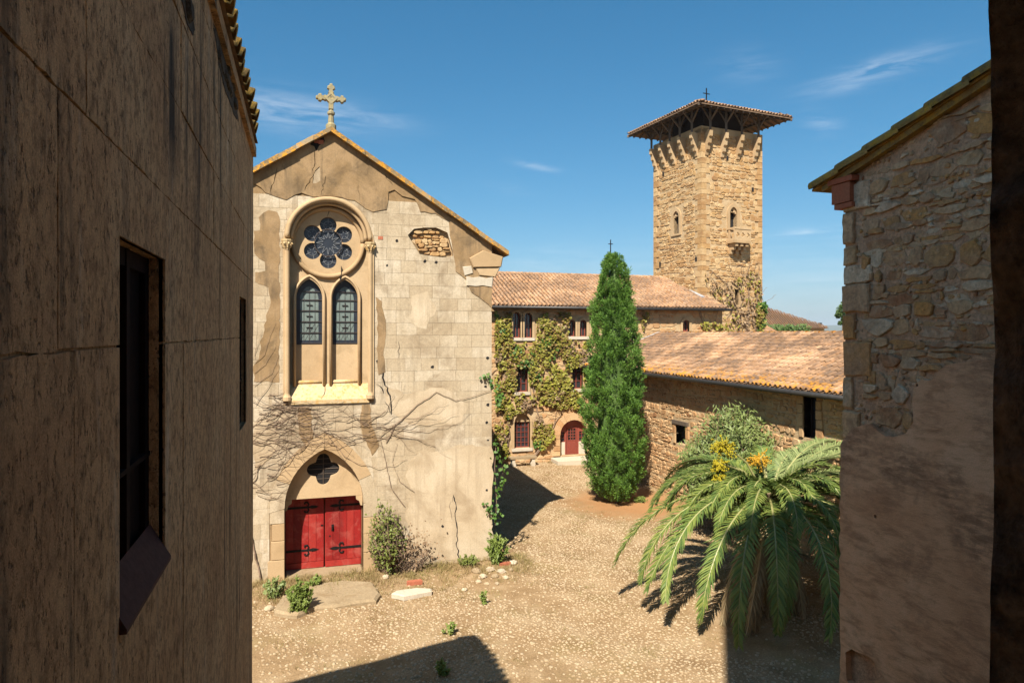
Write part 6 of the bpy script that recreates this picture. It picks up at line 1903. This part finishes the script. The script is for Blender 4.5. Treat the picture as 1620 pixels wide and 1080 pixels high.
# ================================================================== CLIMBERS
def wall_noise(x, z, seed=0):
    return (math.sin(x * 1.1 + seed) * math.sin(z * 1.3 + seed * 2) + .6 * math.sin(x * 2.7 + z * 1.9 + seed) + .4 * math.sin(x * 5.1 - z * 4.3 + seed * 3)) / 2.
def climber(name, label, mp, Lmask, holes, mats, size, dens, seed, stems=(), d=(.05, .22), thin=.0):
    """leaf mat hung on a wall inside polygons Lmask (u,v)"""
    g2 = np.random.RandomState(seed)
    u0 = min(p[0] for P in Lmask for p in P); u1 = max(p[0] for P in Lmask for p in P); v0 = min(p[1] for P in Lmask for p in P); v1 = max(p[1] for P in Lmask for p in P)
    c0 = Vector(mp((u0 + u1) / 2, v0, .1))
    t = thing(name, tuple(c0), label, 'climbing plant')
    n = int((u1 - u0) * (v1 - v0) * dens); S = [[] for _ in mats]
    o0 = Vector(mp(0, 0, 0)); nrm = (Vector(mp(0, 0, 1)) - o0); nr = []
    for _ in range(n):
        u, v = g2.uniform(u0, u1), g2.uniform(v0, v1)
        w = wall_noise(u * 1.6, v * 1.6, seed) + .35 * wall_noise(u * 4.3, v * 4.3, seed + 3)
        if g2.uniform(-.55, .45) > w + thin: continue
        if not any(inpoly(u, v, P) for P in Lmask): continue
        if any(a - .02 < u < b + .02 and c - .02 < v < e - .1 for (a, b, c, e) in holes): continue
        k = min(len(mats) - 1, int((wall_noise(u * .9 + 4, v * .9, seed + 7) + 1 + g2.uniform(-.35, .35)) / 2 * len(mats)));
        k = max(0, k)
        S[k].append(mp(u, v, g2.uniform(*d) * (.6 + .4 * (w + 1))))
    mb = MB()
    for path in stems:
        q = [Vector(mp(a, b, .05)) + Vector(g2.normal(0, .015, 3)) for a, b in jag(path, .25, .05, random.Random(seed), False)]
        mb.tube(q, list(np.linspace(.05, .012, len(q))), 5)
    for _ in range(26):
        u, v = g2.uniform(u0, u1), g2.uniform(v0, v1)
        if not any(inpoly(u, v, P) for P in Lmask): continue
        q = [(u, v)]; a = g2.uniform(.4, 2.7)
        for _k in range(7):
            a += g2.normal(0, .35); q.append((q[-1][0] + .2 * math.cos(a), q[-1][1] + .2 * math.sin(a)))
        q = [p for p in q if not any(x0 - .1 < p[0] < x1 + .1 and z0 - .1 < p[1] < z1 + .1 for (x0, x1, z0, z1) in holes)]
        if len(q) > 2: mb.tube([mp(p[0], p[1], .035) for p in q], .012, 4)
    mb.build('stem', M['twig'], t)
    for C_, m_ in zip(S, mats):
        if len(C_) < 3: continue
        down = np.tile([[0, 0, -1.]], (len(C_), 1))
        leaves('leaves', np.array(C_), np.tile([list(nrm * 1.0 + Vector((0, 0, .55)))], (len(C_), 1)), size, m_, t, g2, aspect=1.05, droop=down, spread=1.0)
    return t
def bb(o): return (min(p[0] for p in o), max(p[0] for p in o), min(p[1] for p in o), max(p[1] for p in o))
whl = [bb(o) for o in wopen]
wpx = lambda L: [wx(a, b) for a, b in L]
climber('wall_vine', 'yellowing vine sheet covering the rubble front of the back wing', fw_,
        [wpx([(782, 492), (808, 494), (810, 540), (848, 540), (848, 506), (868, 492), (902, 496), (898, 536), (930, 540), (930, 660), (905, 645), (880, 648), (862, 640), (846, 642), (830, 650), (812, 655), (800, 672), (782, 690)]),
         wpx([(846, 660), (855, 655), (862, 675), (875, 668), (876, 690), (868, 700), (858, 712), (845, 708), (840, 690)]), wpx([(782, 660), (806, 655), (800, 700), (806, 720), (782, 735)])],
        whl, [M['ivy_dry'], M['ivy'], M['ivy'], M['ivy'], M['ivy_green']], .15, 430, 3,
        [wpx([(846, 722), (858, 700), (863, 680), (850, 655), (842, 620), (850, 560), (870, 520)]), wpx([(846, 722), (868, 690), (878, 668), (890, 650)]), wpx([(800, 720), (806, 690), (800, 650), (795, 600)])])
climber('wall_vine', 'green creeper beside the sunlit corner of the church in its shadow', face_px(XR + .0), [[(22.6, .4), (24.6, .2), (28.0, .3), (28.5, 3.2), (27.0, 5.4), (25.4, 6.2), (23.2, 5.0), (22.6, 3.2)]], [], [M['ivy_green']], .16, 230, 5, d=(.05, .42), thin=.1)
g2 = np.random.RandomState(71)
t = thing('wall_vine', (XR, YF - .05, 1.5), 'thin green ivy strands hanging on the church front at its right corner', 'climbing plant')
C_ = []; mb = MB()
for P in ([(764, 592), (772, 603), (780, 612), (786, 622), (788, 640)], [(784, 700), (782, 740), (785, 790), (783, 830)], [(768, 795), (774, 806), (781, 818)], [(790, 720), (795, 745), (793, 770)]):
    q = [onY(a, b, YF) for a, b in P]
    mb.tube([(a, YF - .04, b) for a, b in q], .012, 4)
    for i in range(len(q) - 1):
        for _ in range(13):
            s = g2.uniform(0, 1); C_.append((q[i][0] + (q[i + 1][0] - q[i][0]) * s + g2.normal(0, .07), YF - .06 - abs(g2.normal(0, .07)), q[i][1] + (q[i + 1][1] - q[i][1]) * s + g2.normal(0, .07)))
mb.build('stem', M['twig'], t)
leaves('leaves', np.array(C_), np.tile([[0, -1, .5]], (len(C_), 1)), .10, M['ivy_green'], t, g2, aspect=1.1, droop=np.tile([[0, 0, -1.]], (len(C_), 1)))
# creeper on the watchtower foot
tpx = lambda L: [tR(a, b) for a, b in L]
climber('wall_vine', 'withered pale creeper climbing the lower right face of the watchtower', mpR, [tpx([(1112, 432), (1140, 452), (1165, 440), (1190, 425), (1204, 430), (1205, 470), (1206, 540), (1150, 540), (1140, 480), (1116, 455)])],
        [bb(openS)], [M['ivy_dry'], M['ivy_dry'], M['ivy'], M['ivy_dry']], .14, 75, 8,
        [tpx([(1170, 530), (1165, 490), (1150, 450), (1120, 425)]), tpx([(1180, 530), (1185, 470), (1180, 435), (1186, 415)]), tpx([(1195, 530), (1198, 470), (1200, 420)])], d=(.05, .16), thin=.1)
climber('wall_vine', 'green ivy strip up the right edge of the watchtower', mpR, [tpx([(1196, 480), (1208, 478), (1208, 540), (1192, 540)])], [], [M['ivy_green'], M['ivy']], .16, 700, 9, d=(.05, .3))
climber('wall_vine', 'small yellow vine patch on the back wing right of the cypress', fw_, [wpx([(1014, 488), (1024, 494), (1024, 520), (1014, 524)]), wpx([(1106, 512), (1122, 508), (1148, 516), (1146, 526), (1112, 524)])], [], [M['ivy']], .15, 260, 11)

# bare winter vine over the church front
g2 = np.random.RandomState(15); rv = random.Random(15)
vine = thing('bare_vine', (-.6, YF - .03, .1), 'leafless brown vine branches fanned over the church front above the door', 'climbing plant')
mb = MB()
def blocked(x, z): return inpoly(x, z, [(a, b) for a, b in win_open]) or inpoly(x, z, door_open)
def walker(x, z, a, n, r0, curl, dep):
    pts = []; 
    for i in range(n):
        if blocked(x, z): break
        pts.append((x, YF - .03 - dep - .02 * math.sin(i * .9 + x), z))
        a += rv.gauss(0, .13) + curl
        x += .085 * math.cos(a); z += .085 * math.sin(a)
        if z > 6.2: a -= .08
    if len(pts) > 3: mb.tube(pts, list(np.linspace(r0, r0 * .35, len(pts))), 4, False)
    return pts
tr0 = walker(-1.15, .0, 1.75, 44, .03, .004, .02)
for k in range(64):
    sx, sz = onY(rv.uniform(395, 440), rv.uniform(620, 790), YF)
    walker(sx, sz, rv.uniform(-.35, .75), rv.randint(14, 38), rv.uniform(.006, .0105), rv.uniform(-.035, .008), rv.uniform(0, .05))
for k in range(46):
    sx, sz = onY(rv.uniform(440, 640), rv.uniform(652, 700), YF)
    walker(sx, sz, rv.choice((rv.uniform(2.7, 3.6), rv.uniform(-.5, .35))), rv.randint(12, 34), rv.uniform(.005, .0095), rv.uniform(-.02, .02), rv.uniform(0, .05))
for P, r0 in (([(610, 700), (625, 672), (660, 640), (690, 620), (720, 633), (745, 628), (775, 618)], .012), ([(600, 690), (640, 660), (690, 662)], .007), ([(640, 800), (618, 770), (610, 730), (600, 690)], .013), ([(655, 778), (632, 760), (620, 730), (628, 700)], .007),
              ([(402, 575), (418, 560), (428, 530), (436, 510)], .006), ([(402, 590), (420, 575), (436, 548)], .006), ([(402, 610), (430, 590), (441, 560)], .006), ([(404, 640), (425, 610), (440, 585)], .007), ([(402, 560), (410, 540), (414, 520)], .005)):
    q = jag([onY(a, b, YF) for a, b in P], .12, .015, rv, False)
    mb.tube([(a, YF - .035, b) for a, b in q], list(np.linspace(r0, r0 * .5, len(q))), 4, False)
mb.build('branches', M['twig'], vine)

# hedge under the far eaves and the far pine
fx = atd(1245, 520, 66); g2 = np.random.RandomState(9)
t = thing('hedge', (fx.x, fx.y, 2), 'dark green foliage under the eaves of the far hipped house', 'hedge')
C_ = []
for _ in range(5200):
    s = g2.uniform(-3.1, 1.9); zz = g2.uniform(-2.8, .33) + .12 * math.sin(s * 5)
    C_.append((fx.x + s * CA + g2.normal(0, .2), fx.y - s * SA + g2.normal(0, .25), fx.z + zz))
leaves('leaves', np.array(C_), np.tile([[-.3, -.8, .6]], (len(C_), 1)), .17, M['hedge'], t, g2)
MB().tube([(fx.x, fx.y + .3, 1), (fx.x, fx.y + .3, fx.z - .2)], .08, 6).build('stem', M['bark'], t)
def small_tree(name, px_, base_py, top_py, yc, r, label, m_, n, lobes):
    b = atd(px_, base_py, yc); tp = atd(px_, top_py, yc)
    t = thing(name, (b.x, b.y, b.z - 6), label, 'tree')
    MB().tube([(b.x, b.y, b.z - 6), (b.x + .1, b.y, (b.z + tp.z) / 2), (tp.x, tp.y, tp.z - r * .6)], [.22, .14, .05], 6).build('trunk', M['bark'], t)
    g3 = np.random.RandomState(n); C_ = []
    for (dx, dz, rr_) in lobes:
        c = np.array([tp.x + dx * CA, tp.y - dx * SA, tp.z + dz]); d = g3.normal(0, 1, (n, 3)); d /= np.linalg.norm(d, axis=1, keepdims=True)
        C_.append(c + d * rr_ * g3.uniform(.4, 1, (n, 1)))
    C_ = np.concatenate(C_); leaves('crown', C_, np.tile([[0, -.4, .8]], (len(C_), 1)), .2, m_, t, g3)
small_tree('pine_tree', 1333, 530, 492, 85, .9, 'slender far pine showing just left of the shaded gable', M['hedge'], 420, [(0, 0, .75), (.3, .55, .7), (-.5, -.5, .45), (.2, -1.0, .4), (-.3, -1.5, .25)])
small_tree('round_bush', 1281, 530, 524, 75, .6, 'small round bush at the right end of the far house', M['hedge'], 300, [(0, 0, .6), (.4, -.3, .5)])

# ================================================================== SMALL THINGS IN THE COURT
rg = random.Random(64)
def bevel_slab(name, P, z0, z1, m_, label, cat, ch=.03):
    mb = MB(); mb.prism(P, z0, z1, lambda u, v, d: (u, v, d), ch)
    return tag(mb.build(name, m_, None), label, cat)
zs = lambda L: [onZ(a, b, .1) for a, b in L][::-1]
bevel_slab('doorstep', jag(zs([(432, 968), (445, 945), (470, 930), (540, 918), (590, 920), (602, 938), (597, 948), (545, 956), (500, 962), (470, 972)]), .18, .035, rg), -.1, .13, M['slab'], 'large worn stone doorstep in front of the red church door', 'doorstep', .06)
th_ = [(DC - DH + .02, YF - .25), (DC + DH - .02, YF - .25), (DC + DH - .02, YF + .8), (DC - DH + .02, YF + .8)]
bevel_slab('threshold', th_, -.1, .055, M['slab'], 'narrow stone threshold directly under the red church door', 'threshold', .02)
bevel_slab('fallen_slab', jag(zs([(620, 940), (625, 936), (660, 931), (684, 932), (682, 936), (640, 944)]), .2, .02, rg), 0, .14, M['white_stone'], 'long white fallen stone slab lying right of the doorstep', 'stone slab', .03)
def boulder(px_, py_, r, m_, label, grp=None, seed=0):
    x, y = onZ(px_, py_, .03); g3 = np.random.RandomState(seed + 500)
    V = []; n, mlat = 8, 4
    mb = MB(); pr = [(r * .8, -.02), (r, r * .25), (r * .82, r * .6), (r * .35, r * .82)]
    mb.lathe(pr, (0, 0, 0), n)
    a = g3.uniform(0, 3); ex = g3.uniform(.7, 1.)
    mb.v = [((vx * math.cos(a) - vy * ex * math.sin(a)) * g3.uniform(.85, 1.15) + x, (vx * math.sin(a) + vy * ex * math.cos(a)) * g3.uniform(.85, 1.15) + y, gz(x, y) + vz * g3.uniform(.85, 1.1)) for vx, vy, vz in mb.v]
    o = mb.build('loose_stone', m_, None, False); tag(o, label, 'stone', grp)
k = 0
for (px_, py_, r, lb) in [(753, 905, .16, 'large pale stone at the left end of the heap by the church corner'), (764, 912, .13, 'second stone from the left in the heap by the church corner'), (775, 903, .15, 'pale stone at the back of the heap touching the church wall'),
                      (783, 912, .12, 'middle stone of the heap by the church corner'), (757, 918, .1, 'small stone at the front left of the heap by the church corner'), (793, 905, .14, 'stone beside the weed at the church corner'), (770, 922, .09, 'front middle stone of the heap by the church corner'),
                      (800, 914, .1, 'small stone at the right of the heap below the brick fragment'), (812, 892, .14, 'pale stone farthest right past the church corner'), (808, 902, .09, 'small stone between the brick fragment and the farthest stone'), (786, 922, .08, 'smallest front stone of the heap by the church corner')]:
    boulder(px_, py_, r, M['ashlar'] if k % 3 else M['slab'], lb, 'stones heaped at the church corner', k); k += 1
for (px_, py_, r, lb) in [(610, 915, .12, 'pale stone between the dry bush and the doorstep edge'), (625, 941, .08, 'small stone at the left end of the fallen slab'), (426, 962, .14, 'stone at the far left beside the doorstep'), (735, 930, .09, 'single stone left of the stone heap')]:
    boulder(px_, py_, r, M['ashlar'], lb, None, k); k += 1
for (px_, py_, lb) in [(655, 922, 'broken brick edge lying near the dry bush'), (800, 893, 'red brick fragment on the heap by the church corner')]:
    x, y = onZ(px_, py_, .04); mb = MB(); mb.prism([(x - .22, y - .07), (x + .24, y - .05), (x + .22, y + .07), (x - .2, y + .06)], 0, .12, lambda u, v, d: (u, v, d), .015)
    tag(mb.build('brick_fragment', M['brick'], None), lb, 'brick')
# bench and step before the back wing
bc = onZ(828, 735, 0); by_ = YW - .75
bn = thing('bench', (bc[0], by_, 0), 'low stone bench on two white blocks under the back wing window', 'bench')
x0, x1 = onY(806, 715, by_)[0], onY(848, 715, by_)[0]
mb = MB(); mb.prism([(x0, by_ - .2), (x1, by_ - .2), (x1, by_ + .2), (x0, by_ + .2)], .42, .53, lambda u, v, d: (u, v, d), .02, True); mb.build('seat', M['slab'], bn)
for x in (x0 + .2, x1 - .2):
    mb = MB(); mb.prism([(x - .1, 0), (x + .1, 0), (x + .13, .1), (x + .07, .3), (x + .12, .42), (x - .12, .42), (x - .07, .3), (x - .13, .1)], -.15, .15, lambda u, v, d: (u, by_ - d, v), .0, True); mb.build('leg', M['white_stone'], bn)
s0, s1 = onY(876, 735, YW - .5)[0], onY(936, 735, YW - .5)[0]
bevel_slab('doorstep', [(s0, YW - 1.15), (s1, YW - 1.15), (s1, YW - .06), (s0, YW - .06)], -.05, .24, M['white_stone'], 'white stone doorstep of the arched door in the back wing', 'doorstep', .03)
# pale kerb strips beyond the palm
for (L_, lb) in (([(1022, 752), (1075, 775), (1110, 775), (1060, 750)], 'pale flat stone strip at the foot of the low wing'), ):
    bevel_slab('stone_strip', zs(L_), 0, .06, M['white_stone'], lb, 'paving', .02)

# dry grass: one mass of blades
def grass():
    g3 = np.random.RandomState(27); B = []; T = []
    def tuft(x, y, n, h, s):
        a = g3.uniform(0, 2 * np.pi, n); r = np.abs(g3.normal(0, s, n)); bx_, by2 = x + r * np.cos(a), y + r * np.sin(a)
        z0 = np.array([gz(u, v) for u, v in zip(bx_, by2)])
        b = np.stack([bx_, by2, z0 - .01], 1); hh = h * g3.uniform(.4, 1.1, n)
        B.append(b); T.append(b + np.stack([np.cos(a) * hh * .5 + g3.normal(0, .02, n), np.sin(a) * hh * .5 + g3.normal(0, .02, n), hh], 1))
    for _ in range(520):
        x = g3.uniform(-1.8, 6.8); y = 20.85 - abs(g3.normal(0, .9)); tuft(x, y, 26, g3.uniform(.06, .2), .13)
    for _ in range(1500):
        x, y = g3.uniform(-1, 15.2), g3.uniform(12, 35.5)
        if x < 5.9 and y > 20.7: continue
        if wall_noise(x * .8, y * .8, 2) < .05: continue
        tuft(x, y, 18, g3.uniform(.04, .11), .12)
    for _ in range(120):
        x = g3.uniform(15.0, 15.5); y = g3.uniform(15, 35); tuft(x, y, 18, g3.uniform(.06, .16), .12)
    for _ in range(80): tuft(g3.uniform(9, 16), 35.8 - abs(g3.normal(0, .15)), 16, .12, .1)
    b, t_ = np.concatenate(B), np.concatenate(T)
    o = blades('dry_grass', b, t_, .009, M['drygrass'], None, rng=g3)
    tag(o, 'short dry grass scattered over the courtyard soil', 'grass', None, 'stuff')
grass()

# ================================================================== HAZE
mh = bpy.data.materials.new('haze_air'); mh.use_nodes = True
nh = mh.node_tree; nh.nodes.clear()
oh = nh.nodes.new('ShaderNodeOutputMaterial'); vh = nh.nodes.new('ShaderNodeVolumePrincipled')
vh.inputs['Color'].default_value = (.80, .88, .96, 1); vh.inputs['Density'].default_value = .00016; vh.inputs['Anisotropy'].default_value = .1
nh.links.new(vh.outputs[0], oh.inputs['Volume'])
hz = MB().box(-9400, 9400, -9400, 9400, -28, 140).build('haze', mh)
tag(hz, kind='stuff')
